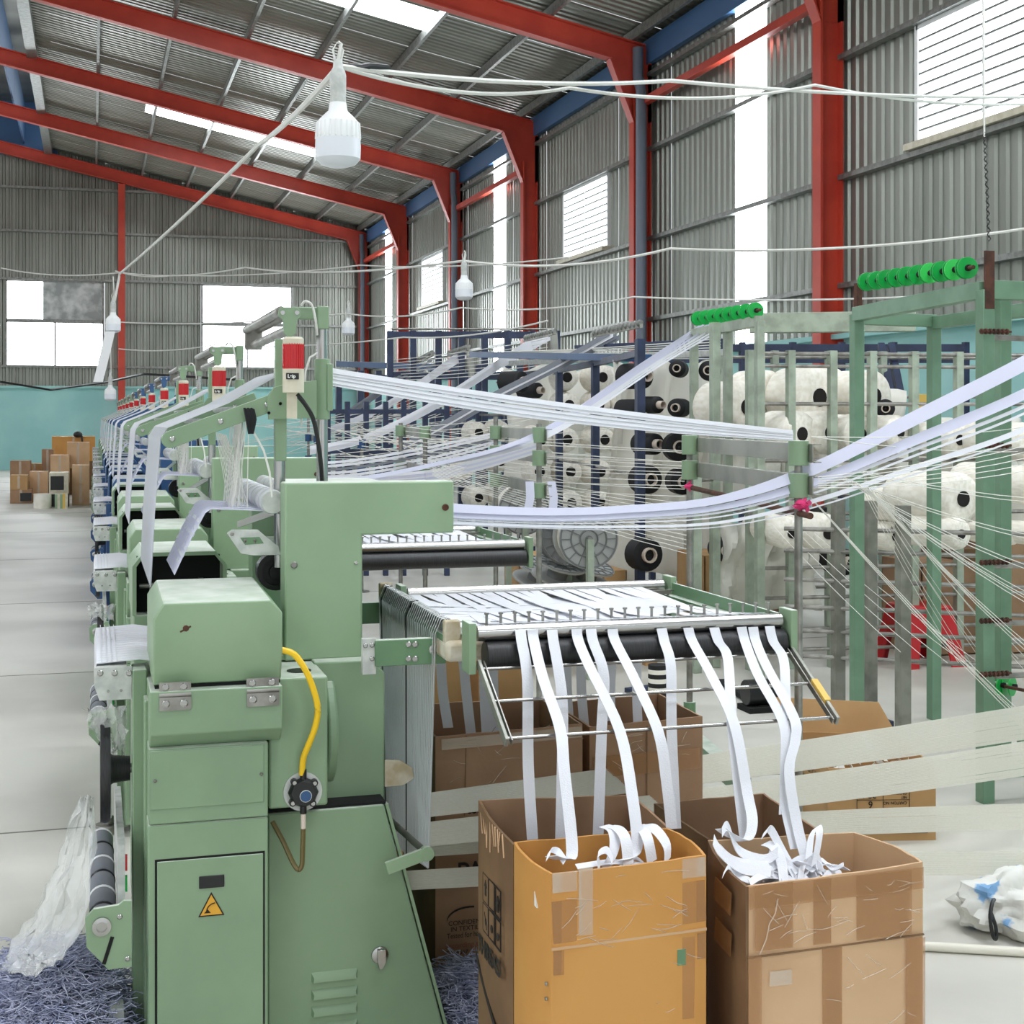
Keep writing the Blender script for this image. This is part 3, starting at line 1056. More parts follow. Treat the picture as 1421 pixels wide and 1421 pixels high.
bk_ = MB().prism([(px(u, YK), zz(u, v, YK)) for u, v in q0], 'y', YK, YK + .012).build('roller_bracket', 'green', loom, .001)
p = at(141, 1285, YK)
b = MB().lathe([(.021, 0), (.021, -.008), (.012, -.01), (.012, -.004), (0, -.004)], p, 'y', 20)
for u, v in ((166, 1272), (177, 1330)):
    q = at(u, v, YK)
    bolt(b, q.x, q.y, q.z, .006)
b.build('bearing', 'steel', bk_)
p, q = at(156, 1300, YK - .001), at(144, 1338, YK - .001)
MB().bar(p, q, .008, .003, up=(0, 1, 0)).build('slot', 'dark', bk_)
MB().box(px(163, 3.5), px(173, 3.5), 3.45, 4.0, zz(165, 1262, 3.5), zz(165, 1148, 3.6)).build('guard_strip', 'whitepl', loom)
for v, mm in ((1197, 'redpl'), (1226, 'gspool')):
    p = at(173, v, 3.46)
    MB().bar(p - Vector((0, 0, .018)), p + Vector((0, 0, .018)), .012, .01).build('grip', mm, loom, label='small %s grip' % ('red' if mm == 'redpl' else 'green'))
b = MB().box(px(150, 3.5), px(172, 3.5), 3.48, 3.54, .06, .22).build('foot_bracket', 'whitepl', loom, .003)
MB().cyl((.06, 3.52, 0), (.06, 3.52, .03), .055, .05, n=20).cyl((.06, 3.52, .03), (.06, 3.52, .06), .02, n=12).build('levelling_foot', 'steeld', loom, .002)
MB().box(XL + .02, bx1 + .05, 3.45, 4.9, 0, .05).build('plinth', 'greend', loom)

# tower: two posts, clamps, upper rods, arms and beacon
YT = 3.85
XA, XB = px(388, YT), px(447, YT)
for xx, zb0, z1 in ((XA, 1.2, zz(388, 500, YT)), (XB, 1.2, zz(447, 440, YT))):
    MB().cyl((xx, YT, zb0), (xx, YT, z1), .0155, n=16).build('tower_post', 'steel', loom)
b = MB()
b.cyl((XB, YT, zz(447, 582, YT)), (XB, YT, zz(447, 498, YT)), .0205, n=18)
b.box(XB + .01, XB + .026, YT - .02, YT + .02, zz(447, 570, YT), zz(447, 505, YT))
b.build('clamp', 'green', loom, .002)
b = MB().box(XB - .016, XB + .014, YT - .03, YT + .03, zz(447, 457, YT), zz(447, 426, YT))
b.box(XA + .03, XB - .01, YT - .012, YT + .012, zz(447, 444, YT), zz(447, 427, YT))
b.build('top_bracket', 'green', loom, .002)
YQ = 3.78
hp_ = [(387, 430), (393, 426), (412, 426), (418, 432), (418, 438), (412, 444), (411, 462), (406, 467), (398, 467), (394, 462), (393, 444), (386, 438)]
b = MB().prism([(px(u, YQ), zz(u, v, YQ)) for u, v in hp_], 'y', YQ, YQ + .012)
rp = b.build('rod_plate', 'green', loom, .001)
MB().lathe([(.006, 0), (.006, -.003), (0, -.003)], at(392, 434, YQ), 'y', 14).lathe([(.006, 0), (.006, -.003), (0, -.003)], at(412, 434, YQ), 'y', 14).build('rod_end', 'steel', rp)
YE = 4.68
q = at(404, 431, YQ)
MB().box(q.x - .034, q.x + .022, YE - .05, YE - .038, q.z - .065, q.z + .014).build('rod_plate', 'steeld', loom, .005)
for dx, dz, r in ((-.025, 0, .013), (.012, 0, .013), (-.004, -.05, .014)):
    MB().cyl((q.x + dx, YQ + .012, q.z + dz), (q.x + dx, YE, q.z + dz), r, n=14).build('guide_rod', 'steeld', loom)
MB().bar((XA - .004, YQ + .02, zz(390, 470, YQ)), (XA - .004, YQ + .02, zz(390, 640, YQ)), .03, .02).build('upright_plate', 'green', loom, .002)
pp = [(370, 552), (379, 538), (398, 532), (438, 528), (438, 580), (372, 582)]
ap = MB().prism([(px(u, YT - .06), zz(u, v, YT - .06)) for u, v in pp], 'y', YT - .078, YT - .058).build('arm_plate', 'green', loom, .001)
bolt_b = MB()
for u, v in ((373, 573), (389, 560)):
    p = at(u, v, YT - .078)
    bolt(bolt_b, p.x, p.y, p.z, .004)
bolt_b.build('bolt', 'dark', ap)
p0, p1 = at(236, 610, 3.8), at(374, 560, 3.8)
for i, yy in enumerate((3.795, 4.67)):
    b = MB().bar((p0.x, yy, p0.z), (p1.x + .06, yy, p1.z + .022), .0125, .044, up=(0, 0, 1))
    b.cyl((p0.x, yy - .006, p0.z), (p0.x, yy + .006, p0.z), .022, n=18)
    ar = b.build('arm', 'green', loom, .0015)
    b = MB()
    for t in (.02, .5, .97):
        c = Vector((p0.x, yy - .0065, p0.z)).lerp(Vector((p1.x, yy - .0065, p1.z)), t)
        bolt(b, c.x, c.y, c.z, .007)
    b.build('bolt', 'steel', ar)
for t in (0, .36, .72):
    c = Vector((p0.x, 3.8, p0.z)).lerp(Vector((p1.x, 3.8, p1.z)), t)
    MB().cyl((c.x, 3.8, c.z + .012), (c.x, 4.67, c.z + .012), .008, n=10).build('arm_roller', 'whitepl', loom)
# beacon on the tower
YN = 3.70
bc = at(407, 545, YN)
b = MB().cyl(bc, at(407, 512, YN), .0275, n=24)
be = b.build('beacon', 'cream', loom, .001, label='signal beacon with red lens and cream base')
MB().cyl(at(407, 512, YN), at(407, 476, YN), .0262, n=24).build('red_lens', 'redlens', be)
b = MB()
for k in range(24):
    t = 2 * PI * k / 24
    c0, c1 = at(407, 511, YN), at(407, 477, YN)
    o_ = Vector((math.cos(t) * .0262, math.sin(t) * .0262, 0))
    b.bar(c0 + o_, c1 + o_, .003)
b.build('lens_rib', 'redlens', be)
MB().lathe([(.027, -.002), (.027, .012), (.022, .017), (0, .018)], at(407, 477, YN), 'z', 24).build('beacon_cap', 'cream', be)
lp = at(406, 522, YN - .0285)
MB().box(lp.x - .016, lp.x + .016, lp.y - .001, lp.y + .006, lp.z - .008, lp.z + .008).build('beacon_label', 'black', be)
text('Leipold'[:4], .012, 'paper', be, (lp.x - .013, lp.y - .002, lp.z - .004), (1, 0, 0), (0, 0, 1), bold=.0006)
q0, q1 = at(398, 545, YN), at(412, 581, YN)
MB().box(q0.x, q1.x, YN - .004, YN + .004, q1.z, q0.z).build('beacon_bracket', 'cream', loom)
cp = [at(412, 547, YN), at(424, 562, YN), at(434, 580, YN + .02), at(440, 605, YN + .06), at(445, 640, 3.78), at(447, 672, 3.8)]
MB().tube(smooth(cp), .006, 8).build('beacon_cable', 'blackcable', loom)
cp = [at(418, 424, YT - .03), at(424, 418, YT - .04), at(433, 424, YT - .04), at(438, 445, YT - .04), at(440, 465, YT - .03)]
MB().tube(smooth(cp), .0035, 6).build('white_lead', 'whitecable', loom)
cp = [at(440, 490, YT - .04), at(430, 496, YT - .05), at(424, 515, YT - .05), at(420, 560, YT - .05), at(418, 590, YT - .05)]
MB().tube(cp, .003, 6).build('white_lead', 'whitecable', loom)
cp = [at(348, 572, 3.78), at(352, 600, 3.78), at(366, 625, 3.76), at(374, 655, 3.74), at(378, 690, 3.72)]
MB().tube(cp, .003, 6).build('white_lead', 'whitecable', loom)
b = MB()
for k in range(9):
    u = 339 + k * 1.6
    b.tube([at(u, 566 + k % 3, 3.77), at(u + 3, 582, 3.765), at(u * .4 + 210, 602 - k % 2 * 4, 3.77)], .003, 5)
b.build('black_yarn_hank', 'black', loom)

# guide plate, feed rollers and the folded printed tapes of the weaving zone
YG = 3.75
gp_ = [(315, 740), (322, 735), (358, 735), (366, 742), (386, 758), (390, 770), (352, 771), (334, 768), (326, 756)]
g = MB().prism([(px(u, YG), zz(u, v, YG)) for u, v in gp_], 'y', YG, YG + .006).build('guide_plate', 'whitepl', loom, .001)
sl = [(333, 746), (360, 745), (366, 754), (340, 756)]
MB().prism([(px(u, YG), zz(u, v, YG)) for u, v in sl], 'y', YG - .0012, YG + .003).build('guide_slot', 'greend', g)
p = at(322, 741, YG)
bb = MB()
bolt(bb, p.x, p.y, p.z, .005)
for u in (340, 354):
    q = at(u, 749, YG - .004)
    bb.cyl(q, q + Vector((0, .01, -.012)), .004, n=8)
bb.build('bolt', 'steeld', g)
c = at(379, 697, YG)
fr_ = MB().cyl((c.x, YG, c.z), (c.x, 4.55, c.z), .029, n=24).build('feed_roller', 'whitepl', loom, label='white ringed feed roller')
for k in range(9):
    y_ = YG + .03 + .085 * k
    MB().lathe([(.030, -.014), (.0325, 0), (.030, .014)], (c.x, y_, c.z), 'y', 22).build('ring', 'tape' if k % 2 else 'warpg', fr_)
c2 = at(400, 676, 3.95)
MB().cyl((c2.x, 3.78, c2.z - .012), (c2.x, 4.55, c2.z - .012), .022, n=20).build('press_roller', 'whitepl', loom)
MB().bar(at(392, 706, 3.78), at(330, 728, 4.5), .004, .02).build('roller_rail', 'steel', loom)
for k in range(9):
    y_ = 3.80 + .045 * k
    dz = .002 * (k % 2)
    pth = [(px(386, YG), y_, 1.352 + dz), (px(340, YG), y_, 1.358 + dz), (px(294, YG), y_, 1.362), (px(286, YG), y_, 1.352), (px(266, YG), y_, 1.285), (px(243, YG), y_, 1.195)]
    o = MB().ribbon(pth, (0, .042, 0), .0015).build('printed_tape', 'tapel', loom)
    b = MB()
    for q in range(7):
        t = .12 + .11 * q
        A, B_ = Vector(pth[3]), Vector(pth[5])
        c = A.lerp(B_, t) + Vector((-.0015, 0, .0012))
        d_ = (B_ - A).normalized()
        if R.random() < .75:
            b.bar(c, c + d_ * .01, .008 if R.random() < .5 else .003, .0006, up=(0, 1, 0))
    if b.v:
        b.build('tape_print', 'warpg', o)
b = MB()
for k in range(28):
    t = k / 27
    y_ = 3.82 + .36 * t
    A = Vector((px(338 + R.random() * 10, 3.8), y_, p1.z - .01 - R.random() * .02))
    B_ = Vector((px(322 + R.random() * 26, 3.8), y_, 1.36))
    b.bar(A, B_, .0022)
b.build('heddle_yarn', 'yarn', loom, kind='stuff')
b = MB()
for k in range(10):
    A = at(300 + k * 1.5, 600 + k * .4, 3.9)
    B_ = at(318 + k * 3, 705, 3.95)
    b.bar(A, B_, .0018)
b.build('heddle_yarn', 'yarn', loom, kind='stuff')
# warp sheet over the tower arm, thin tapes side by side
ws = MB()
nst = 18
for k in range(nst):
    y_ = 3.83 + .80 * (k + .5) / nst
    A = Vector((px(400, 3.85), y_, zz(390, 513, 3.85)))
    Bp = Vector((p0.x - .004, y_, p0.z + .03))
    C = Vector((p0.x - .022, y_, p0.z + .0))
    D = Vector((px(208, 3.9), y_, 1.16))
    q = Vector((-.004, 0, -.003))
    o = MB().ribbon([A, A.lerp(Bp, .5) - Vector((0, 0, .012)), Bp, C, C.lerp(D, .5) + Vector((-.003, 0, 0)), D], (.004, .034, 0), .0012).build('warp_tape', 'tape', loom)
# grey warp draped over the diagonal roller
XD = px(545, 4.1)
YD0, YD1 = 3.42, 4.22
zr = 1.085
MB().cyl((.84, YD0, zr), (.84, YD1, zr), .018, n=18).build('warp_roller', 'steel', loom, label='polished warp roller')
MB().box(.822, .84, YD0 - .01, YD1, zr - .06, zr - .018).build('roller_bar', 'greend', loom, .002)
for nm, y_ in (('a', YD0 - .01), ('b', YD1 + .01)):
    MB().box(.82, .86, y_ - .012, y_ + .012, zr - .035, zr + .02).build('roller_block', 'beigecap', loom, .004)
zbot = zz(590, 1190, 3.55)
for k in range(34):
    t = (k + .5) / 34
    y_ = YD0 + .03 + (YD1 - YD0 - .06) * t
    yb = 3.46 + .28 * t
    xb = px(590, 3.5) - .055 * t
    mm = 'warpd' if k in (16, 32) else 'warpg'
    o = MB().ribbon([(.845, y_, zr + .018), (.826, y_, zr + .016), (.812, y_, zr - .02), (xb, yb, zbot)], [(0, .012, 0), (.002, .012, 0), (.006, .011, 0), (.0045, .004, 0)], .0012).build('warp_strand', mm, loom)
a0, a1 = at(553, 1198, 3.46), at(592, 1184, 3.46)
b = MB().bar(a0 + Vector((-.03, 0, -.01)), a1, .012, .03)
b.cyl((a1.x, 3.45, a1.z), (a1.x, 3.47, a1.z), .018, n=16)
gb = b.build('guide_bracket', 'green2', loom, .001)
MB().cyl((a1.x, 3.46, a1.z), (a1.x - .06, 3.9, a1.z + .02), .009, n=12).build('guide_bar', 'steeld', gb)
tp_ = [(534, 1055), (555, 1055), (572, 1065), (575, 1080), (560, 1090), (534, 1092)]
MB().prism([(px(u, 3.6), zz(u, v, 3.6)) for u, v in tp_], 'y', 3.6, 3.606).build('tensioner', 'beigecap', loom, .001, label='worn cream tensioner plate')

# arms to the tape table
YR = 3.30
za1, za0 = zz(570, 886, 3.5), zz(570, 922, 3.5)
MB().box(px(503, 3.5), px(522, 3.5), 3.5, 3.52, za0 - .02, za1 + .004).build('arm_flange', 'whitepl', loom, .001)
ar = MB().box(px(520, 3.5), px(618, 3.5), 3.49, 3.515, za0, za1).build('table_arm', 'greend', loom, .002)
b = MB()
for u in (567, 576):
    for v in (894, 914):
        p = at(u, v, 3.49)
        bolt(b, p.x, p.y, p.z, .0075)
for u, v in ((516, 895), (516, 914), (507, 896)):
    p = at(u, v, 3.5)
    bolt(b, p.x, p.y, p.z, .006)
p = at(602, 901, 3.49)
b.lathe([(.013, 0), (.013, -.004), (.007, -.005), (.007, 0), (0, 0)], p, 'y', 18)
b.build('bolt', 'steel', ar)
MB().box(px(500, 4.25), px(545, 4.25), 4.23, 4.26, zz(520, 864, 4.25), zz(520, 835, 4.25)).build('table_arm', 'greend', loom, .002)
MB().box(px(614, 3.42), px(668, 3.42), 3.38, 3.5, zz(640, 917, 3.4), zz(640, 888, 3.4)).build('end_casting', 'beigecap', loom, .012)
# tape table: two pairs of rollers with pins
tx0, tx1 = .862, 1.665
tzz = 1.086
for yy, pins in ((YR, True), (4.08, False)):
    MB().cyl((tx0 + .012, yy, tzz), (tx1, yy, tzz), .0185, n=22).build('steel_roller', 'steel', loom)
    MB().cyl((tx0 + .03, yy - .005, tzz - .052), (tx1 + .005, yy - .005, tzz - .052), .034, n=26).build('rubber_roller', 'rubber', loom, .002)
    for xx in (tx0 - .008, tx1 + .02):
        MB().box(xx - .009, xx + .009, yy - .04, yy + .03, tzz - .09, tzz + .03).build('roller_end_plate', 'green', loom, .002)
    for k in range(22):
        x_ = tx0 + .05 + k * .0355
        pn = MB()
        if pins:
            pn.cyl((x_, yy + .05, tzz - .005), (x_, yy + .05, tzz + .037), .0035, n=8)
            pn.cyl((x_, yy + .05, tzz + .037), (x_, yy + .05, tzz + .041), .006, n=8)
            pn.build('pin', 'steeld', loom)
        else:
            pn.tube([(x_, yy - .06, tzz - .05), (x_, yy - .06, tzz - .014), (x_ + .006, yy - .055, tzz - .008), (x_ + .03, yy - .055, tzz - .008)], .0035, 6)
            pn.build('wire_hook', 'steeld', loom)
    MB().bar((tx0, yy + .05 if pins else yy - .06, tzz - .012), (tx1, yy + .05 if pins else yy - .06, tzz - .012), .012).build('pin_bar', 'steeld', loom)
for xx in (tx1 + .02,):
    MB().box(xx - .004, xx + .004, YR, 4.1, tzz - .03, tzz + .012).box(xx - .03, xx, YR + .02, 4.08, tzz - .03, tzz - .022).build('side_rail', 'greend', loom)
for k in range(20):
    x_ = .93 + k * .036
    dz = R.uniform(-.012, .01)
    dx = R.uniform(-.02, .02)
    MB().ribbon([(x_ - .0, YR + .01, tzz + .0195), (x_ + dx, YR + .2, tzz - .01 + dz), (x_ - dx, YR + .5, tzz - .02 + dz), (x_ - .04, 4.06, tzz + .0)], (.03, 0, 0), .0015).build('table_tape', 'tape', loom)
for k in range(12):
    xa = .87
    MB().ribbon([(xa, 3.42 + .05 * k, tzz - .004 - .0015 * (k % 3)), (1.05, 3.45 + .047 * k, tzz - .018 + .003 * (k % 2)), (1.3, 3.53 + .042 * k, tzz - .016), (1.55, 3.62 + .037 * k, tzz - .008)], (0, .046, 0), .0015).build('table_tape', 'tape', loom)
# hinged comb frame with three rods hanging at the front
ends = {}
for sgn, x_, ua, va, ub, vb in (('l', tx0 + .01, 683, 925, 704, 1020), ('r', tx1 + .015, 1122, 915, 1167, 1004)):
    A = Vector((x_, 3.275, 1.02))
    B_ = Vector((x_, 3.035, .885))
    ends[sgn] = (A, B_)
    MB().bar(A, B_, .008, .022, up=(0, 0, 1)).build('comb_arm', 'alu', loom, .001)
    MB().bar(A + Vector((.012 if sgn == 'l' else -.012, .0, .0)), B_ + Vector((.012 if sgn == 'l' else -.012, 0, 0)), .003, .014).build('comb_arm', 'steeld', loom)
for t in (.08, .5, .95):
    A = ends['l'][0].lerp(ends['l'][1], t)
    B_ = ends['r'][0].lerp(ends['r'][1], t)
    MB().cyl(A, B_, .0042, n=10).build('comb_rod', 'steel', loom)
MB().bar(ends['r'][0].lerp(ends['r'][1], .5) - Vector((0, 0, 0)), ends['r'][0].lerp(ends['r'][1], .78), .016, .028).build('tape_wrap', 'ytape', loom, label='yellow tape wrap')

loom['label'] = 'green loom with chamfered hood, yellow air hose and warning triangle on its door'
loom['category'] = 'loom'
loom['group'] = 'row of narrow fabric looms'

# the rest of the row
FIRST_ONLY = {'air_hose', 'drain_hose', 'hose_fitting'}
FAR = {'cabinet', 'door', 'gearbox', 'hood_base', 'hood', 'body', 'skirt', 'side_cover', 'frame_beam', 'far_side_cover', 'top_plate', 'open_hood', 'hood_inside', 'far_cabinet', 'side_post', 'tape_plate', 'tape_rack', 'hand_wheel', 'take_up_roller', 'roller_bracket', 'tower_post', 'clamp', 'top_bracket', 'guide_rod', 'arm', 'arm_plate', 'beacon', 'feed_roller', 'guide_plate', 'steel_roller', 'rubber_roller', 'valve_box', 'round_case', 'warp_tape', 'printed_tape', 'side_rail', 'rod_plate', 'red_lens', 'beacon_cap', 'woven_tape', 'plinth', 'bolt'}
NEARDROP = FIRST_ONLY | {'comb_arm', 'comb_rod', 'tape_wrap', 'warp_strand', 'name_plate', 'warning_sticker', 'sticker_field', 'sticker_arrow', 'louvre', 'latch', 'pin', 'wire_hook', 'tensioner', 'rust_chip', 'heddle_yarn'}
base = lambda o: o.name.split('.')[0]
ORD = ['second', 'third', 'fourth', 'fifth', 'sixth', 'seventh', 'eighth', 'ninth', 'tenth', 'eleventh', 'twelfth', 'last']
NL = 12
for k in range(1, NL):
    if k <= 2:
        kp = lambda o: base(o) not in NEARDROP or (k == 1 and base(o) in ('pin', 'wire_hook', 'heddle_yarn'))
    else:
        kp = lambda o: base(o) in FAR
    c = copy_tree(loom, keep=kp)
    c.location = (.1, Y0 + PIT * k + (.12 if k >= 2 else 0), 0)
    blue = 3 <= k <= 6
    c['label'] = '%s loom in the row, %s, counting from the loom with the yellow hose' % (ORD[k - 1], 'painted blue' if blue else 'painted green')
    if blue:
        for ch in list(c.children):
            for o in [ch] + list(ch.children):
                for sl_ in o.material_slots:
                    if sl_.material and sl_.material.name in (m['green'].name, m['green2'].name, m['greend'].name):
                        sl_.link = 'OBJECT'
                        sl_.material = m['blue']
# ------------------------------------------------------------------ cartons
def carton(pts, z0, z1, mt, lab, rim=None, inner='cardin', t=.006, bulge=(0, 0, 0, 0), z1s=None):
    """pts: front-left, front-right, back-right, back-left corners on plan"""
    cx = sum(p[0] for p in pts) / 4
    cy = sum(p[1] for p in pts) / 4
    r = root('carton', (cx, cy, z0), lab, 'box')
    pan = []
    for i in range(4):
        a, b_ = Vector((*pts[i], 0)), Vector((*pts[(i + 1) % 4], 0))
        d = (b_ - a)
        nrm = Vector((d.y, -d.x, 0)).normalized()
        n = 8
        vs, fs = [], []
        for k in range(n + 1):
            f = k / n
            p = a.lerp(b_, f) + nrm * (bulge[i] * 4 * f * (1 - f))
            zt = (z1s[i] + (z1s[(i + 1) % 4] - z1s[i]) * f if z1s else z1) + (R.uniform(-.0015, .0015) if 0 < k < n else 0)
            e = t if 0 < k < n else t * 1.0
            q = p - nrm * t
            vs += [(p.x, p.y, z0), (p.x, p.y, zt), (q.x, q.y, zt), (q.x, q.y, z0)]
        for k in range(n):
            o = 4 * k
            for u, v in ((0, 1), (1, 2), (2, 3), (3, 0)):
                fs.append((o + u, o + 4 + u, o + 4 + v, o + v))
        fs += [(0, 1, 2, 3), (4 * n + 3, 4 * n + 2, 4 * n + 1, 4 * n)]
        pan.append(MB().add(vs, fs).build('panel', mt if not isinstance(mt, list) else mt[i], r))
    MB().prism([pts[0], pts[1], pts[2], pts[3]], 'z', z0 + .002, z0 + .01).build('bottom', mt if not isinstance(mt, list) else mt[0], r)
    return r


def strip(r, p0, p1, w, mt, up=(0, -1, 0), t=.0012, name='packing_tape', off=.0015):
    """a strip of adhesive tape laid on a carton panel"""
    p0, p1 = Vector(p0), Vector(p1)
    d = (p1 - p0).normalized()
    n_ = Vector(up)
    wv = d.cross(n_).normalized() * w
    o = n_ * off
    return MB().ribbon([p0 + o, p1 + o], wv, t).build(name, mt, r)


def wrinkles(r, x0, x1, z0, z1, y, n, mt='ptapec'):
    b = MB()
    for k in range(n):
        x, z = R.uniform(x0, x1), R.uniform(z0, z1)
        a = R.gauss(0, .5)
        l = min(R.uniform(.02, .07), x1 + .03 - x)
        a = max(-1.2, min(1.2, a))
        b.tube([(x, y - .001, z), (x + l * .5 * math.cos(a), y - .0022, z + l * .5 * math.sin(a) + R.uniform(-.004, .004)), (x + l * math.cos(a), y - .001, z + l * math.sin(a))], .0009, 5)
    return b.build('tape_crease', mt, r, kind='stuff')


YA = 2.75
A = carton([(.883, YA), (1.219, YA), (1.222, 2.965), (.868, 2.965)], 0, .69, 'cardo', 'orange brown taped open carton full of white elastic tapes', bulge=(.004, .012, .0, .012), z1s=(.683, .692, .690, .688))
zf = .533
strip(A, (.883, YA, zf), (1.219, YA, zf + .008), .005, 'cardt', t=.005, name='fold_seam')
strip(A, (.986, YA, zf - .01), (.984, YA, .36), .046, 'ptape')
strip(A, (1.175, YA, zf - .005), (1.172, YA, .36), .038, 'ptape')
strip(A, (.898, YA, zf - .005), (.898, YA, .48), .022, 'ptape')
strip(A, (1.208, YA, zf), (1.208, YA, .48), .018, 'ptape')
strip(A, (.885, YA, .585), (1.217, YA, .6), .085, 'ptape')
strip(A, (.885, YA, .665), (1.217, YA, .67), .04, 'ptapec')
strip(A, (.955, YA, .69), (.955, YA, .555), .03, 'ptapec', off=.003)
wrinkles(A, .9, 1.15, .54, .675, YA - .002, 26)
wrinkles(A, .95, 1.18, .34, .5, YA - .001, 7)
strip(A, (1.163, YA, .505), (1.163, YA, .472), .018, 'greend', off=.003, name='label')
b = MB()
b.prism([(2.80, .60), (2.835, .60), (2.83, .625), (2.815, .63)], 'x', .868, .872).build('hand_hole', 'paper', A)
for z_ in (.46, .43, .36, .29, .22):
    MB().cyl((.877, YA + .012, z_), (.8735, YA + .012, z_), .004, n=8).build('staple', 'steeld', A)

Bx = carton([(.872, 2.985), (1.235, 2.985), (1.235, 3.215), (.858, 3.225)], 0, .70, ['cardd', 'card', 'card', 'cardd'], 'grey brown open carton with black handling symbols and THREAD print', bulge=(0, 0, 0, .008), z1s=(.676, .684, .70, .712))
xq = .8605
T = (0, -1, 0)
U = (0, 0, 1)
b = MB()


def fr(y0, y1, z0, z1, w=.003):
    for (a, b2) in (((y0, z0), (y1, z0)), ((y0, z1), (y1, z1)), ((y0, z0), (y0, z1)), ((y1, z0), (y1, z1))):
        b.bar((xq - .004, a[0], a[1]), (xq - .004, b2[0], b2[1]), .002, w, up=(1, 0, 0))


for k in range(3):
    for q in range(2):
        fr(3.03 + .05 * k, 3.075 + .05 * k, .43 + .068 * q, .493 + .068 * q)
for (yy, zb_) in ((3.0525, .51), (3.15, .515)):
    b.prism([(yy - .006, zb_), (yy + .006, zb_), (yy + .006, zb_ + .02), (yy + .011, zb_ + .02), (yy, zb_ + .036), (yy - .011, zb_ + .02), (yy - .006, zb_ + .02)], 'x', xq - .006, xq - .003)
for yy in (3.0525, 3.1025, 3.15):
    b.lathe([(.007, 0), (.009, 0), (.009, -.001), (.007, -.001)], (xq - .004, yy, .455), 'x', 12)
b.bar((xq - .004, 3.14, .44), (xq - .004, 3.16, .475), .002, .004, up=(1, 0, 0))
b.build('handling_symbols', 'ink', Bx)
text('THREAD', .05, 'ink', Bx, (xq - .006, 3.215, .375), T, U, sx=1.02, bold=.0025)
pth = []
for k in range(13):
    t = -.2 + 1.5 * k / 12
    pth.append((xq - .005, 3.24 - .26 * k / 12, .36 - .16 * (k / 12) ** .8))
MB().ribbon(pth, (0, .004, .02), .001).build('printed_swoosh', 'ink', Bx)
b = MB()
for k in range(10):
    b.tube([(xq - .003, 3.2 - .02 * k, .69), (xq - .006, 3.2 - .02 * k - R.uniform(.0, .03), R.uniform(.62, .67))], .0015, 5)
b.build('torn_edge', 'cardt', Bx, kind='stuff')

YCb = 2.70
C_ = carton([(1.285, YCb), (1.697, YCb), (1.675, 2.95), (1.325, 2.98)], 0, .645, ['cardt', 'cardt', 'cardt', 'cardd'], 'tan taped open carton heaped with white tape loops beside the orange one', bulge=(.006, .018, 0, .012), z1s=(.637, .652, .648, .65))
zf = .497
yf = YCb - .005
strip(C_, (1.287, yf, zf - .004), (1.695, yf, zf + .004), .003, 'cardd', t=.004, name='fold_seam')
for x_, w in ((1.345, .085), (1.455, .04), (1.60, .13)):
    strip(C_, (x_, yf, .64), (x_, yf, .505), w, 'ptape', off=.003)
strip(C_, (1.289, yf, .615), (1.693, yf, .622), .045, 'ptape', off=.0045)
for x_, w in ((1.478, .045), (1.675, .045)):
    strip(C_, (x_, yf, .495), (x_, yf, .2), w, 'ptape', off=.003)
strip(C_, (1.302, yf, .495), (1.302, yf, .2), .03, 'ptape', off=.003)
strip(C_, (1.36, yf, .46), (1.36, yf, .43), .05, 'ptapec', off=.003)
wrinkles(C_, 1.3, 1.66, .50, .63, yf - .003, 30)
wrinkles(C_, 1.46, 1.67, .3, .48, yf - .003, 10)
b = MB().tube([(1.312, yf - .006, .5), (1.325, yf - .008, .53), (1.333, yf - .006, .56), (1.345, yf - .008, .58), (1.352, yf - .006, .61)], .0014, 5)
b.build('tape_crease', 'ptapec', C_, kind='stuff')
for (yy, z_) in ((2.75, .585), (2.75, .5)):
    strip(C_, (1.287, yy, z_), (1.287, yy + .08, z_ + .01), .05, 'ptaped', up=(-1, 0, 0), off=.012)
text('T', .03, 'paper', C_, (1.289, 2.93, .56), T, U)
text('PL', .022, 'paper', C_, (1.289, 2.93, .50), T, U)

D = carton([(.905, 3.86), (1.325, 3.84), (1.33, 4.25), (.90, 4.27)], 0, .725, ['card', 'card', 'card', 'cardd'], 'tall brown carton printed with a textile safety mark under the tape table', bulge=(.004, 0, 0, .01), z1s=(.72, .735, .73, .73))
yD = 3.855
X_ = (1, 0, 0)


def dtext(s_, u, v, hpx, mt='ink', bold=.0, sx=1):
    p = at(u, v, yD - .006)
    text(s_, hpx * p.y / 2000 * 1.35, mt, D, tuple(p), X_, U, bold=bold, sx=sx)


dtext('cot 1', 648, 1129, 11, bold=.0008)
dtext('DAK', 635, 1216, 20, bold=.002, sx=.9)
dtext('CONFIDENCE', 622, 1285, 7)
dtext('IN TEXTILES', 625, 1293, 7)
dtext('Tested for harmful substances', 620, 1303, 8, sx=.8)
dtext('according to', 618, 1317, 8, 'inkr')
dtext('T 234.567', 618, 1326, 6)
dtext('WHO MAI', 641, 1355, 7, bold=.0006)
dtext('AT THE ORIENT', 636, 1364, 5)
dtext('POLYESTER', 643, 1371, 5)
dtext('MADE IN', 643, 1378, 5)
pth = [at(620 + 36 * math.sin(q * .16) * 1.05, 1283 - 24 * (1 - math.cos(q * .16)) * 1.05, yD - .006) for q in range(11)]
pth = [at(620 + 38 * (1 - math.cos(q * PI / 20)), 1280 - 22 * math.sin(q * PI / 20), yD - .006) for q in range(11)]
MB().ribbon(pth, (0, 0, .005), .001).build('printed_arc', 'ink', D)
wrinkles(D, .94, 1.3, .55, .71, 3.845, 26)
strip(D, (.92, 3.853, .70), (1.32, 3.835, .715), .03, 'ptapec', off=.005)
strip(D, (.99, 3.855, .72), (.985, 3.855, .5), .003, 'cardd', off=.004, name='fold_seam')
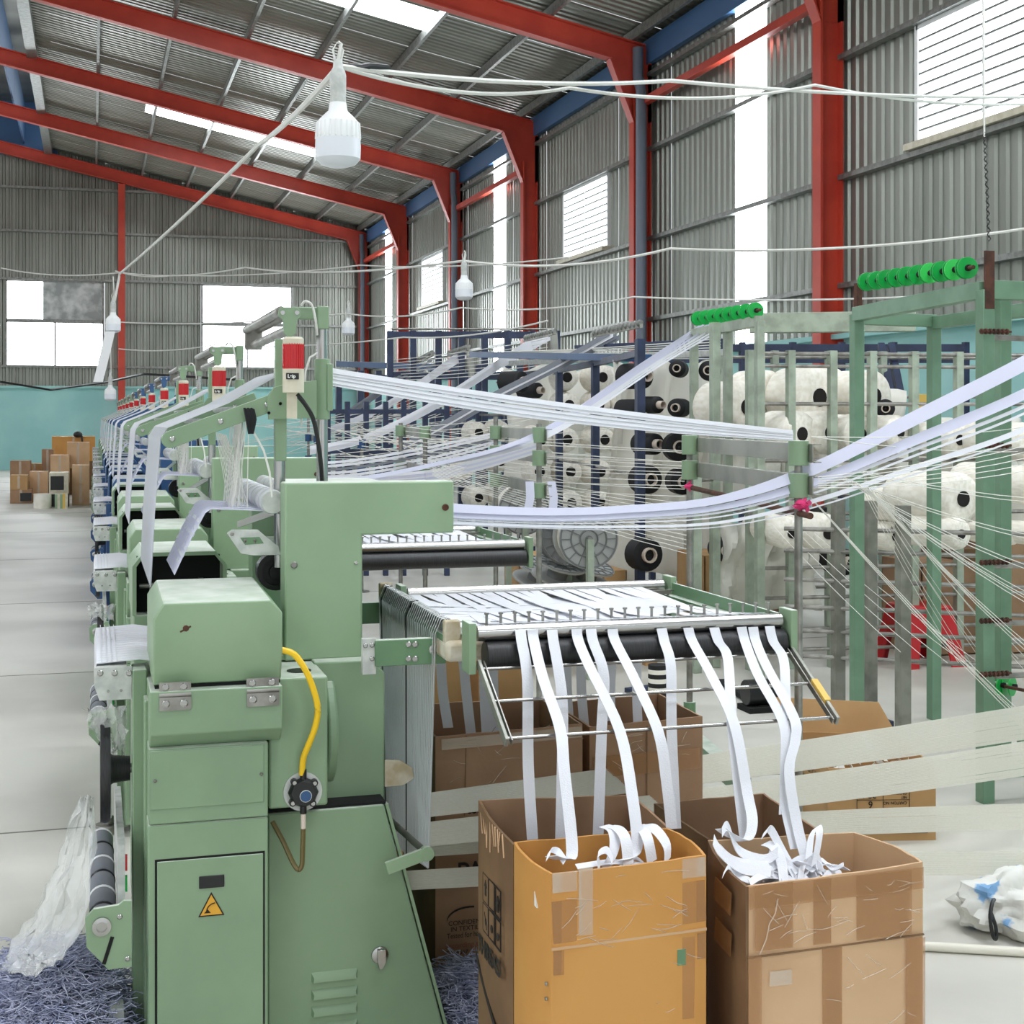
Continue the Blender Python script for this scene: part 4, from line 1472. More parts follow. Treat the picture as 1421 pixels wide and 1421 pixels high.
E = carton([(1.36, 3.88), (1.70, 3.86), (1.71, 4.22), (1.36, 4.22)], 0, .73, 'card', 'brown carton with torn rim next to the safety mark carton', z1s=(.715, .73, .73, .72))
strip(E, (1.37, 3.88, .60), (1.69, 3.862, .61), .06, 'ptape', off=.004)
strip(E, (1.53, 3.871, .71), (1.53, 3.871, .3), .003, 'cardd', off=.004, name='fold_seam')
wrinkles(E, 1.4, 1.64, .6, .72, 3.86, 14)
F = carton([(1.40, 3.05), (1.665, 3.03), (1.67, 3.40), (1.38, 3.44)], 0, .61, ['card', 'card', 'card', 'cardd'], 'low brown open carton with flap behind the tan one', z1s=(.60, .61, .625, .61))
G = carton([(2.66, 4.88), (3.06, 4.78), (3.22, 5.32), (2.80, 5.50)], 0, .275, ['cardg', 'cardg', 'cardg', 'cardg'], 'kraft carton with upside down weight table holding white scraps', bulge=(.004, 0, 0, 0))
# printed table, upside down
g0, g1 = Vector((2.66, 4.88, 0)), Vector((3.06, 4.78, 0))
gd = (g1 - g0).normalized()
gn = Vector((gd.y, -gd.x, 0))
b = MB()
gp = lambda s_, z_: g0 + gd * s_ + Vector((0, 0, z_)) + gn * .0052
for s0_ in (.11, .21, .31):
    b.bar(gp(s0_, .03), gp(s0_, .25), .0012, .003, up=gn)
for z_ in (.03, .075, .12, .155, .19, .25):
    b.bar(gp(.11, z_), gp(.31, z_), .003, .0012)
b.bar(gp(.32, .03), gp(.38, .03), .003, .0012)
b.bar(gp(.32, .07), gp(.38, .07), .003, .0012)
b.build('printed_table', 'ink', G)
nx, nu = -gd, Vector((0, 0, -1))
for s_, z_, txt, sz in ((.185, .186, '33 KGS', .036), (.170, .150, '6', .036), (.205, .225, '104 REGU', .026), (.30, .184, 'GROSS WEIGHT', .013), (.30, .168, 'NET', .012), (.30, .148, 'CARTON NO', .015), (.30, .22, 'NET WT', .016), (.20, .062, 'IN BOX', .016), (.30, .062, 'COUNTRY', .018)):
    text(txt, sz, 'ink', G, tuple(gp(s_, z_) + gn * .001), nx, nu, bold=.0004)
g2, g3 = Vector((2.80, 5.50, 0)), Vector((2.66, 4.88, 0))
ld = (g3 - g2).normalized()
ln = Vector((ld.y, -ld.x, 0))
for q, (txt, z_) in enumerate((('SPUN POLYESTER', .2), ('YARN 100% WHITE', .15))):
    text(txt, .04, 'ink', G, tuple(g3 + ln * .006 - ld * .03 + Vector((0, 0, z_ + .03))), -ld, (0, 0, -1), bold=.0005)
b = MB().add([(2.80, 5.50, .275), (3.22, 5.32, .275), (3.17, 5.38, .40), (2.78, 5.55, .41), (2.80, 5.506, .275), (3.22, 5.326, .275), (3.17, 5.386, .40), (2.78, 5.556, .41)], [(0, 1, 2, 3), (7, 6, 5, 4), (0, 4, 5, 1), (1, 5, 6, 2), (2, 6, 7, 3), (3, 7, 4, 0)])
b.build('flap', 'cardg', G)
b = MB()
for k in range(60):
    c = Vector((R.uniform(2.78, 3.08), R.uniform(4.98, 5.3), R.uniform(.2, .29)))
    d = Vector((R.gauss(0, 1), R.gauss(0, 1), R.gauss(0, .4))).normalized() * R.uniform(.02, .05)
    b.ribbon([c - d, c + Vector((0, 0, .01)), c + d], (R.uniform(-.02, .02), R.uniform(-.02, .02), .01), .001)
tag(b.build('paper_scraps', 'paper'), 'white paper and tape scraps heaped in the kraft carton', 'scraps', kind='stuff')
H = carton([(1.03, 4.62), (1.40, 4.6), (1.40, 5.0), (1.03, 5.0)], 0, .80, 'cardg', 'kraft carton seen below the tape table beyond the taller brown one')
strip(H, (1.2, 4.61, .79), (1.2, 4.61, .3), .05, 'ptape', off=.004)


# ------------------------------------------------------------------ white tapes falling from the table
def tape(wps, w=.026, mt='tape', wdir=(1, 0, 0), name='elastic_tape', t=.0014, sub=5):
    pts = [at(*p) if len(p) == 3 else Vector(p[:3]) for p in wps]
    # smooth path
    out = []
    n = len(pts)
    for i in range(n - 1):
        a0, a1, a2, a3 = pts[max(i - 1, 0)], pts[i], pts[i + 1], pts[min(i + 2, n - 1)]
        for k in range(sub):
            s_ = k / sub
            out.append(.5 * ((2 * a1) + (-a0 + a2) * s_ + (2 * a0 - 5 * a1 + 4 * a2 - a3) * s_ ** 2 + (-a0 + 3 * a1 - 3 * a2 + a3) * s_ ** 3))
    out.append(pts[-1])
    wd_ = Vector(wdir).normalized()
    if isinstance(w, list):
        wv = []
        for i in range(n - 1):
            for k in range(sub):
                wv.append(wd_ * (w[i] + (w[i + 1] - w[i]) * k / sub))
        wv.append(wd_ * w[-1])
    else:
        wv = wd_ * w
    return MB().ribbon(out, wv, t).build(name, mt)


fall = [
    ([(722, 874, 3.275), (724, 890, 3.256), (732, 943, 3.2), (733, 1060, 3.15), (739, 1165, 3.12)], 'first tape, hanging straight into the symbol printed carton'),
    ([(739, 874, 3.275), (741, 890, 3.256), (754, 943, 3.15), (777, 1010, 3.028), (783, 1070, 2.96), (794, 1180, 2.87), (782, 1192, 2.84), (765, 1188, 2.82)], 'second tape, bent over the lowest rod into the orange carton'),
    ([(766, 874, 3.275), (768, 890, 3.256), (777, 943, 3.2), (781, 1000, 3.16), (778, 1165, 3.12)], 'third tape, hanging behind the second tape'),
    ([(800, 873, 3.275), (803, 890, 3.256), (818, 925, 3.17), (860, 1014, 3.028), (878, 1109, 2.92), (884, 1172, 2.87), (874, 1190, 2.84), (850, 1195, 2.82)], 'fourth tape, slanting over the lowest rod and curling into the orange carton'),
    ([(820, 873, 3.275), (823, 890, 3.256), (838, 937, 3.2), (835, 1010, 3.16), (830, 1160, 3.12)], 'fifth tape, hanging straight between two slanting tapes'),
    ([(850, 873, 3.275), (854, 890, 3.256), (878, 937, 3.16), (913, 1014, 3.028), (925, 1085, 2.99), (932, 1150, 2.975)], 'sixth tape, slanting over the rod and twisting thin at the orange carton corner'),
    ([(918, 872, 3.275), (922, 890, 3.256), (931, 925, 3.2), (932, 1014, 3.15), (938, 1150, 3.12)], 'seventh tape, hanging straight near the middle of the roller'),
    ([(955, 871, 3.275), (961, 890, 3.256), (987, 937, 3.15), (1019, 1005, 3.028), (1037, 1100, 2.95), (1044, 1141, 2.9), (1036, 1166, 2.87), (1015, 1160, 2.86), (1000, 1150, 2.85)], 'eighth tape, slanting over the rod and looping up in the tan carton'),
    ([(991, 871, 3.275), (997, 890, 3.256), (1010, 914, 3.22), (1015, 996, 3.05), (1026, 1100, 2.97), (1034, 1165, 2.92)], 'ninth tape, hanging just behind the eighth tape'),
    ([(1029, 870, 3.275), (1034, 890, 3.256), (1052, 937, 3.15), (1087, 1003, 3.028), (1090, 1056, 2.98), (1090, 1115, 2.94), (1104, 1178, 2.88)], 'tenth tape, slanting over the rod into the tan carton'),
    ([(1045, 870, 3.275), (1049, 890, 3.256), (1064, 925, 3.17), (1101, 994, 3.028), (1104, 1026, 2.99), (1095, 1070, 2.95), (1106, 1144, 2.9), (1118, 1190, 2.85)], 'eleventh tape, running beside the tenth one to the tan carton'),
    ([(1068, 869, 3.275), (1073, 890, 3.256), (1087, 914, 3.22), (1090, 961, 3.12), (1092, 1040, 3.0), (1088, 1130, 2.93)], 'last tape at the yellow wrapped end of the rod frame'),
]
for wp, lab in fall:
    tag(tape(wp), 'white elastic ' + lab, 'tape', 'white tapes falling from the roller')
for i, (u0, u1, v1) in enumerate(((611, 622, 1010), (642, 656, 1040), (672, 676, 1030), (684, 690, 1040), (786, 792, 1030), (806, 812, 1020), (850, 848, 1000), (885, 886, 1020))):
    tag(tape([(u0, 905, 4.14), (.5 * (u0 + u1) - 2, 960, 4.13), (u1, v1, 4.1)], .03, mt='tape'), '%s tape hanging behind the tape table, counted from the loom' % ('first', 'second', 'third', 'fourth', 'fifth', 'sixth', 'seventh', 'eighth')[i], 'tape', 'tapes hanging behind the tape table')

# loops of tape lying in the two front cartons
def loops(spots, lab, grp):
    order = ('first', 'second', 'third', 'fourth', 'fifth', 'sixth', 'seventh', 'eighth', 'ninth', 'tenth', 'eleventh', 'twelfth', 'thirteenth', 'fourteenth', 'fifteenth', 'sixteenth', 'seventeenth', 'eighteenth', 'nineteenth', 'twentieth', 'twenty first', 'twenty second', 'twenty third', 'twenty fourth')
    spots = sorted(spots, key=lambda s_: sum(p[0] for p in s_[0]) / len(s_[0]))
    for i, (wps, wd) in enumerate(spots):
        tag(tape(wps, .026, wdir=wd), '%s %s, counted from the loom side' % (order[i], lab), 'tape', grp)


loops([([(838, 1210, 2.83), (852, 1180, 2.86), (851, 1153, 2.9), (838, 1146, 2.93)], (1, .2, .1)),
       ([(872, 1200, 2.83), (868, 1165, 2.86), (858, 1150, 2.9), (846, 1147, 2.92)], (1, .2, .1)),
       ([(905, 1196, 2.83), (899, 1165, 2.85), (890, 1148, 2.9), (880, 1150, 2.92)], (1, .3, .3)),
       ([(926, 1195, 2.82), (925, 1172, 2.84), (908, 1150, 2.88), (892, 1149, 2.9)], (.6, .4, .3)),
       ([(832, 1205, 2.8), (830, 1186, 2.82), (842, 1180, 2.84), (850, 1195, 2.82)], (.4, .8, .3)),
       ([(760, 1192, 2.81), (764, 1180, 2.84), (774, 1182, 2.86), (784, 1196, 2.83)], (.6, .8, .2)),
       ([(800, 1203, 2.82), (850, 1196, 2.85), (890, 1200, 2.84), (925, 1203, 2.86)], (.1, 1, .1)),
       ([(860, 1206, 2.88), (880, 1190, 2.9), (900, 1204, 2.88), (915, 1206, 2.82)], (.2, 1, .1))],
      'white tape loop curled inside the orange brown carton', 'tape loops in the orange carton')
spots = [([(1002, 1155, 2.84), (1010, 1147, 2.86), (1025, 1180, 2.85), (1060, 1193, 2.82), (1080, 1182, 2.8)], (.3, .7, .6)),
         ([(1060, 1160, 2.83), (1068, 1150, 2.86), (1085, 1180, 2.84), (1104, 1215, 2.78)], (.7, .5, .3)),
         ([(1122, 1190, 2.8), (1126, 1160, 2.84), (1134, 1148, 2.86), (1137, 1160, 2.84), (1130, 1200, 2.8)], (.8, .4, .2)),
         ([(1140, 1222, 2.78), (1155, 1208, 2.82), (1168, 1215, 2.82), (1164, 1225, 2.78)], (.4, .8, .3)),
         ([(1003, 1215, 2.76), (1012, 1202, 2.8), (1024, 1215, 2.8), (1040, 1222, 2.76)], (.5, .8, .2)),
         ([(990, 1165, 2.84), (1000, 1182, 2.82), (1030, 1205, 2.8), (1070, 1210, 2.78)], (.4, .6, .6)),
         ([(1000, 1178, 2.85), (1020, 1195, 2.83), (1060, 1202, 2.8), (1090, 1195, 2.82)], (.2, .8, .6)),
         ([(1088, 1225, 2.76), (1084, 1195, 2.8), (1074, 1175, 2.84), (1062, 1170, 2.86)], (.8, .2, .2)),
         ([(1110, 1222, 2.76), (1116, 1195, 2.8), (1130, 1185, 2.82), (1138, 1205, 2.8)], (.8, .5, .1)),
         ([(1120, 1225, 2.76), (1098, 1205, 2.8), (1080, 1190, 2.82), (1066, 1186, 2.84)], (.5, .5, .6)),
         ([(1040, 1225, 2.74), (1060, 1215, 2.78), (1090, 1218, 2.78), (1130, 1226, 2.74)], (.2, 1, .2)),
         ([(1140, 1210, 2.8), (1120, 1200, 2.83), (1100, 1208, 2.82), (1085, 1222, 2.76)], (.3, .9, .3))]
for k in range(10):
    u, v = R.uniform(1040, 1150), R.uniform(1200, 1222)
    spots.append(([(u - 25, v + R.uniform(-8, 8), 2.8), (u - 5, v - R.uniform(4, 16), 2.84), (u + 12, v - R.uniform(0, 12), 2.82), (u + 28, v + R.uniform(-6, 6), 2.78)], (R.uniform(-.5, .9), R.uniform(.3, .9), R.uniform(0, .5))))
loops(spots, 'white tape loop heaped inside the tan carton', 'tape loops in the tan carton')
# filling that holds the loops up
for nm, c, r_, lab in (('orange', (1.05, 2.86, .45), (.12, .05, .15), 'heap of white tape filling the orange carton'), ('tan', (1.46, 2.83, .44), (.13, .06, .15), 'heap of white tape filling the tan carton')):
    b = MB()
    for k in range(220):
        a, q = R.uniform(0, 6.28), R.uniform(.2, 1)
        p = Vector((c[0] + r_[0] * q * math.cos(a), c[1] + r_[1] * q * math.sin(a), c[2] + r_[2] * (1 - q * q * .5) + R.uniform(-.03, .01)))
        d = Vector((R.gauss(0, 1), R.gauss(0, .4), R.gauss(0, .3))).normalized() * .035
        b.ribbon([p - d, p + Vector((0, 0, .012)), p + d], Vector((R.uniform(-1, 1), R.uniform(-1, 1), .3)).normalized() * .024, .0012)
    tag(b.build('tape_heap', 'tape'), lab, 'tape heap', kind='stuff')

# ------------------------------------------------------------------ tape guide stands
def stand(pL, pR, htop, bars, lab, mt='green', rod=None, r=.014, foot=True, sleeve=None):
    rt = root('guide_stand', (pR[0], pR[1], 0), lab, 'stand', 'tape guide stands between loom and creel')
    pL, pR = Vector((*pL, 0)), Vector((*pR, 0))
    for p, h in ((pL, htop[0]), (pR, htop[1])):
        MB().cyl(p, p + Vector((0, 0, h)), r, n=14).build('post', 'steeld', rt)
        if foot:
            MB().cyl(p, p + Vector((0, 0, .012)), .07, n=20).build('foot_plate', 'steeld', rt, .002)
    d = (pR - pL).normalized()
    for z_ in bars:
        for p in (pL, pR):
            MB().cyl(p + Vector((0, 0, z_ - .042)), p + Vector((0, 0, z_ + .042)), r * 2.5, n=18).build('clamp', mt, rt, .002)
        o = d.cross(Vector((0, 0, 1))).normalized() * .0
        a, b_ = pL - d * .0 + Vector((0, 0, z_)), pR + d * .06 + Vector((0, 0, z_))
        x = MB()
        off = Vector((-d.y, d.x, 0)) * .03
        x.bar(a + off, b_ + off, .004, .062)
        x.bar(a + off * 1.6 + Vector((0, 0, .03)), b_ + off * 1.6 + Vector((0, 0, .03)), .024, .004)
        x.bar(a + off * 1.6 - Vector((0, 0, .03)), b_ + off * 1.6 - Vector((0, 0, .03)), .024, .004)
        x.build('channel_bar', 'alu', rt, .001)
    if rod:
        MB().cyl(pL + Vector((0, 0, rod)), pR + d * .12 + Vector((0, 0, rod - .02)), .011, n=12).build('rod', 'rust', rt)
    if sleeve:
        MB().cyl(pL + Vector((0, 0, 0)), pL + Vector((0, 0, sleeve)), r * 1.9, n=16).build('sleeve', 'greend', rt)
        MB().bar(pL + Vector((0, 0, .19)), pL.lerp(pR, .55) + Vector((0, 0, .19)), .07).build('base_beam', 'greend', rt, .003)
    return rt


sR = at(1108, 628, 4.43)
sL = at(957, 614, 5.85)
st1 = stand((sL.x, sL.y), (sR.x, sR.y), (1.55, 1.51), (1.476, 1.366), 'steel guide stand with two channel bars and pink cloth knot', rod=1.29, sleeve=.35)
kb = MB()
kc = at(1112, 700, 4.40)
for k in range(9):
    d = Vector((R.gauss(0, 1), R.gauss(0, .6), R.gauss(0, .7))).normalized()
    kb.ribbon([kc - d * .012, kc + d * .014 + Vector((0, -.02, 0)), kc + d * R.uniform(.02, .04)], Vector((R.uniform(-1, 1), R.uniform(-1, 1), R.uniform(-1, 1))).normalized() * .018, .003)
kb.ball(kc, .02, .025, .018)
tag(kb.build('cloth_knot', 'pink'), 'pink cloth strip knotted around the guide stand post', 'cloth', kind='stuff')
kb = MB()
kc = at(956, 675, 5.82)
for k in range(7):
    d = Vector((R.gauss(0, 1), R.gauss(0, .6), R.gauss(0, .7))).normalized()
    kb.ribbon([kc - d * .012, kc + d * R.uniform(.02, .035)], Vector((R.uniform(-1, 1), R.uniform(-1, 1), R.uniform(-1, 1))).normalized() * .014, .003)
kb.ball(kc, .022, .022, .012)
tag(kb.build('cloth_knot', 'pink'), 'small red cloth tie on the rear post of the guide stand', 'cloth', kind='stuff')
qR, qL = at(748, 676, 7.45), at(688, 664, 8.77)
st2 = stand((qL.x, qL.y), (qR.x, qR.y), (1.60, 1.56), (1.50, 1.375, 1.2), 'guide stand with three channel bars beside the grey reels', r=.015)
wR, wL = at(590, 650, 9.6), at(556, 650, 10.9)
st3 = stand((wL.x, wL.y), (wR.x, wR.y), (1.55, 1.5), (1.49, 1.22), 'guide stand with green clamps behind the near loom cover', r=.016)
vR, vL = at(502, 640, 13), at(484, 640, 14.5)
st4 = stand((vL.x, vL.y), (vR.x, vR.y), (1.55, 1.5), (1.35, 1.1), 'guide stand with blue clamps beyond the green clamped ones', mt='blue', r=.016)
wR, wL = at(440, 640, 15.5), at(428, 640, 17)
st5 = stand((wL.x, wL.y), (wR.x, wR.y), (1.6, 1.5), (1.35, 1.1), 'guide stand with blue clamps, farthest of the row', mt='blue', r=.016)
# paper strips hanging on the second stand
b = MB()
for u, q in ((735, 'inner'), (765, 'outer')):
    p0_, p1_ = at(u, 668, 7.4), at(u + (2 if u > 750 else -3), 712, 7.38)
    b.ribbon([p0_, p0_.lerp(p1_, .5) + Vector((.01, 0, 0)), p1_], (.05, .01, 0), .001)
    o = b.build('paper_strip', 'tapel')
    tag(o, q + ' pale paper strip hanging from the clamp of the three bar stand', 'paper', 'paper strips on the three bar stand')
    b = MB()
# ------------------------------------------------------------------ creels
def creel(lab, posts, rails, mt, pw=.05, caps=None, rail_mt=None, rr=.012):
    r = root('creel_rack', (posts[0][0], posts[0][1], 0), lab, 'rack', 'yarn creels along the side wall')
    for (x, y, h) in posts:
        MB().box(x - pw / 2, x + pw / 2, y - pw / 2, y + pw / 2, 0, h).build('post', mt, r, .002)
    for (p, q, w) in rails:
        if w:
            MB().bar(p, q, w, w * 1.3).build('beam', mt, r, .002)
        else:
            MB().cyl(p, q, rr, n=8).build('rail', rail_mt or 'steeld', r)
    return r


def gp2(u, zc):
    p = pt(u, 578, zc)
    return p.x, p.y


# near green frame
H1 = 2.125
P1, P2, P3, P4 = gp2(1189, 7.4), gp2(1296, 7.62), gp2(1367, 5.98), gp2(1391, 6.4)
P5 = gp2(1520, 6.15)
pts_ = [(*P1, H1), (*P2, H1), (*P3, H1), (*P4, H1), (*P5, H1)]
v3 = lambda p, z: Vector((p[0], p[1], z))
rails = [(v3(P1, H1), v3(P3, H1), .055), (v3(P2, H1 - .02), v3(P1, H1 - .02), .05), (v3(P2, H1 - .03), v3(P5, H1 - .03), .05), (v3(P3, H1), v3(P5, H1), .06)]
nr1 = creel('green steel creel frame carrying ten green spools along its top', pts_, rails, 'greenrack', .056)
for z_, in ((1.93,), (1.46,), (.98,), (.74,), (.52,)):
    MB().cyl(v3(P3, z_), v3(P5, z_ - .01), .012, n=8).build('rail', 'steeld', nr1)
    b = MB()
    a = v3(P3, z_ + .02)
    for k in range(7):
        b.lathe([(.012, -.004), (.012, .004)], a + Vector((-.05 + .02 * k, -.05, 0)), 'x', 8)
    b.bar(a + Vector((-.06, -.05, 0)), a + Vector((.09, -.05, 0)), .008)
    b.build('thread_guide', 'rust', nr1, kind='stuff')
MB().box(P3[0] - .02, P5[0] + .1, P3[1] - .03, P3[1] + .03, .1, .16).build('base_beam', 'greenrack', nr1, .003)
MB().bar(v3(P3, .45), v3((P3[0] + .28, P3[1]), .14), .04, .04).build('brace', 'greenrack', nr1, .002)
MB().box(P1[0], P1[0] + .03, P1[1], P1[1] + .03, H1, H1 + .16).build('spool_bracket', 'rust', nr1)
MB().box(P3[0] - .02, P3[0] + .025, P3[1] - .03, P3[1] - .02, H1 - .08, H1 + .16).build('spool_bracket', 'rust', nr1)


def spool(p, ax, rad, w, lab, grp, alt):
    r = root('plastic_spool', tuple(p), lab, 'spool', grp)
    ax = Vector(ax).normalized()
    p = Vector(p)
    for s_, mt in ((-.5, 'gspool'), (.5, 'gspool2' if alt else 'gspool')):
        MB().cyl(p + ax * (w * s_ - .003), p + ax * (w * s_ + .003), rad, n=26).build('flange', mt, r)
    MB().cyl(p - ax * w * .5, p + ax * w * .5, rad * .3, n=14).build('core', 'greend', r)
    MB().cyl(p + ax * w * .4, p + ax * (w * .5 + .02), rad * .3, n=10).build('hub', 'hole', r)
    return r


def spool_row(a, b_, n, rad, w, axis, lab, grp, alts=()):
    a, b_ = Vector(a), Vector(b_)
    for k in range(n):
        spool(a.lerp(b_, k / (n - 1)), axis, rad, w, lab % (('first', 'second', 'third', 'fourth', 'fifth', 'sixth', 'seventh', 'eighth', 'ninth', 'tenth')[k]), grp, k in alts)
    MB().cyl(a - (b_ - a) * .06, b_ + (b_ - a) * .06, .008, n=8)


a_, b_ = pt(1203, 391, 7.3), pt(1341, 372, 6.1)
spool_row(a_, b_, 10, .046, .022, (b_ - a_), '%s green flanged spool on the near green frame, counted from its far end', 'green spools on the near green frame', (6, 8))
d_ = b_ - a_
tag(MB().cyl(a_ - d_ * .08, b_ + d_ * .06, .009, n=8).build('spool_axle', 'rust'), 'rusty axle carrying the ten green spools', 'axle')
# second frame with spools
Q1, Q2, Q3 = gp2(1054, 8.75), gp2(1010, 9.4), gp2(963, 10.1)
H2 = 2.18
r2 = creel('pale green creel post frame under the farther green spools', [(*Q1, H2), (*Q2, H2), (*Q3, H2)], [(v3(Q1, H2), v3(Q3, H2), .05), (v3(Q1, 1.0), v3(Q3, 1.0), 0), (v3(Q1, .9), v3((Q1[0] + 1.2, Q1[1] - .1), .9), 0)], 'greyrack', .05)
a2, b2 = pt(969, 442, 10.0), pt(1048, 431, 8.8)
spool_row(a2, b2, 8, .05, .03, (b2 - a2), '%s green spool on the farther frame feeding white tapes, counted from the far end', 'green spools on the farther frame', ())
d_ = b2 - a2
tag(MB().cyl(a2 - d_ * .1, b2 + d_ * .08, .009, n=8).build('spool_axle', 'rust'), 'axle of the farther row of green spools', 'axle')
# two loose green spools low on the near frame
for u, v, q in ((1384, 950, 'inner'), (1400, 952, 'outer')):
    spool(pt(u, v, 6.25), (.5, -.8, 0), .042, .03, q + ' green spool of the pair low on the green frame above the yarn bands', 'pair of low green spools', False)
tag(MB().bar(pt(1378, 949, 6.3), pt(1421, 958, 6.1), .012).build('spool_pin', 'rust'), 'rusty pin holding the pair of low green spools', 'pin')

# grey creel behind, big white rolls
rows = []
xs = [gp2(u, 9.1 + .05 * i) for i, u in enumerate((1041, 1097, 1155, 1210, 1268, 1330, 1392, 1460))]
hh = 2.02
rails = []
for z_ in (2.0, 1.92, 1.68, 1.32, .98, .64, .45, .25, .12):
    rails.append((v3(xs[0], z_), v3(xs[-1], z_), 0))
grey1 = creel('grey green creel with many thin posts and rows of wrapped yarn rolls', [(x, y, hh) for x, y in xs], rails, 'greyrack', .05)
xs2 = [gp2(u, 10.9 + .05 * i) for i, u in enumerate((1000, 1075, 1150, 1225, 1300, 1375, 1450))]
rails = [(v3(xs2[0], z_), v3(xs2[-1], z_), 0) for z_ in (2.05, 1.75, 1.4, 1.0, .7, .3)]
MBt = creel('second grey creel row standing behind the wrapped rolls', [(x, y, 2.1) for x, y in xs2], rails, 'greyrack', .05)
tp = [gp2(1040, 10.2), gp2(1270, 10.0)]
tag(MB().bar(v3(tp[0], 2.26), v3(tp[1], 2.26), .1, .14).build('top_beam', 'greyrack', bevel=.004), 'pale green beam lying across the tops of the grey creels', 'beam')
# low grey posts closer to the viewer
xs3 = [gp2(u, z) for u, z in ((1163, 7.9), (1207, 7.7), (1253, 7.3))]
rails = [(v3((xs3[0][0] - .25, xs3[0][1] + .15), z_), v3((xs3[-1][0] + 1.2, xs3[-1][1] - .2), z_), 0) for z_ in (.98, .86, .7, .55, .42, .28)]
low = creel('low weathered grey posts with thin rails behind the green frame', [(x, y, 1.15) for x, y in xs3], rails, 'weather', .06)
# grey white post by the guide stand
pp_ = [gp2(966, 9.0), gp2(992, 9.2)]
creel('pair of pale posts rising beyond the tape table', [(*pp_[0], 1.3), (*pp_[1], 2.2)], [(v3(pp_[0], 1.2), v3(pp_[1], 1.2), 0)], 'greyrack', .055)

# navy creels
NV = []
nx1 = [gp2(888, 10.2), gp2(826, 12.2), gp2(776, 14.0), gp2(722, 15.6), gp2(664, 16.5)]
nx1h = [2.15, 2.05, 2.05, 2.2, 2.2]
rails = []
for z_ in (2.05, 1.62, 1.18, .78):
    for i in range(len(nx1) - 1):
        rails.append((v3(nx1[i], z_), v3(nx1[i + 1], z_), .04 if z_ > 2 else 0))
nav = creel('navy creel with tall posts between the black cored bobbins', [(x, y, h) for (x, y), h in zip(nx1, nx1h)], rails, 'navy', .06)
xs4 = [gp2(u, 12.6) for u in (905, 985, 1030, 1100, 1168, 1240, 1340)]
rails = [(v3(xs4[0], z_), v3(xs4[-1], z_), .05 if z_ > 2 else 0) for z_ in (2.2, 2.1, 1.7, 1.2, .7)]
nav2 = creel('navy creel with leaning thin posts behind the grey creels', [(x, y, 2.25) for x, y in xs4], rails, 'navy', .05)
xg = [gp2(u, 16.8) for u in (541, 573, 608, 640, 672, 704, 738, 772)]
rails = [(v3(xg[0], z_), v3(xg[-1], z_), .06 if z_ > 2.5 else .03) for z_ in (2.55, 2.1)]
for i in range(1):
    rails.append((v3(xg[0], 2.62), v3(xg[-1], 2.62), 0))
gant = creel('dark navy railed gantry running across before the red columns', [(x, y, 2.6 if i < 2 else 2.6) for i, (x, y) in enumerate(xg)], rails, 'navy', .07)
xg2 = [gp2(u, 22) for u in (470, 500, 525, 560, 600, 650, 700)]
rails = [(v3(xg2[0], z_), v3(xg2[-1], z_), .06) for z_ in (2.2, 1.6, 1.0)]
creel('farthest navy creel seen through the white yarn lines', [(x, y, 2.3) for x, y in xg2], rails, 'navy', .09)
xg3 = [gp2(u, 14.5) for u in (455, 482, 508, 535, 560, 590, 620)]
rails = [(v3(xg3[0], z_), v3(xg3[-1], z_), .035) for z_ in (1.65, 1.25, .85)]
creel('thin dark creel frame behind the beacon of the near loom', [(x, y, 1.75) for x, y in xg3], rails, 'navy', .05)
# beams lying on top of the navy creels: pipes and blue rails
for i, (a, b_, w, mt, lab) in enumerate((
        (pt(655, 492, 15.0), pt(900, 497, 11.0), .06, 'blue', 'blue rail lying along the tops of the navy creels'),
        (pt(690, 505, 14.8), pt(1010, 489, 10.6), .05, 'whitepl', 'white pipe lying along the tops of the navy creels'),
        (pt(800, 483, 13.0), pt(1000, 474, 11.2), .05, 'navy', 'navy rail running under the white pipe'),
        (pt(470, 505, 20), pt(640, 511, 17), .08, 'blue', 'blue rail on the farthest creel'))):
    tag(MB().bar(a, b_, w).build('top_rail', mt, bevel=.004), lab, 'rail')

# bobbins
bobm = {}
BOBS, BOBO = [], []


def bob_mesh(kind):
    if kind in bobm:
        return bobm[kind]
    if kind == 'wrap':       # wide roll in plastic, rounded shoulders
        y = MB().lathe([(.30, -.5), (.72, -.5), (.93, -.47), (1, -.4), (1.01, -.1), (.985, .0), (1.0, .2), (1, .4), (.9, .48), (.3, .5)], (0, 0, 0), 'y', 24).mesh('yarn_roll')
        y.materials.append(m['bob'])
        t = MB().lathe([(.30, -.52), (.30, -.5), (.22, -.5), (.22, -.3), (.0, -.3)], (0, 0, 0), 'y', 16).mesh('tube')
        t.materials.append(m['hole'])
    elif kind == 'cone':
        y = MB().lathe([(.32, -.5), (.74, -.5), (.8, -.46), (1, .42), (.95, .5), (.3, .5)], (0, 0, 0), 'y', 22).mesh('yarn_cone')
        y.materials.append(m['bob'])
        t = MB().lathe([(.31, -.56), (.36, -.5), (.26, -.5), (.26, -.3), (0, -.3)], (0, 0, 0), 'y', 14).mesh('tube')
        t.materials.append(m['hole'])
    else:                    # black yarn on a cardboard tube
        y = MB().lathe([(.42, -.5), (.9, -.5), (.98, -.46), (1, -.3), (1, .45), (.4, .5)], (0, 0, 0), 'y', 24).mesh('yarn_roll')
        y.materials.append(m['bobblack'])
        t = MB().lathe([(.40, -.72), (.46, -.72), (.46, -.5), (.36, -.5), (.36, -.3), (.36, -.72), (.40, -.72)], (0, 0, 0), 'y', 16).mesh('tube')
        t.materials.append(m['tubew'])
    bobm[kind] = (y, t)
    return bobm[kind]


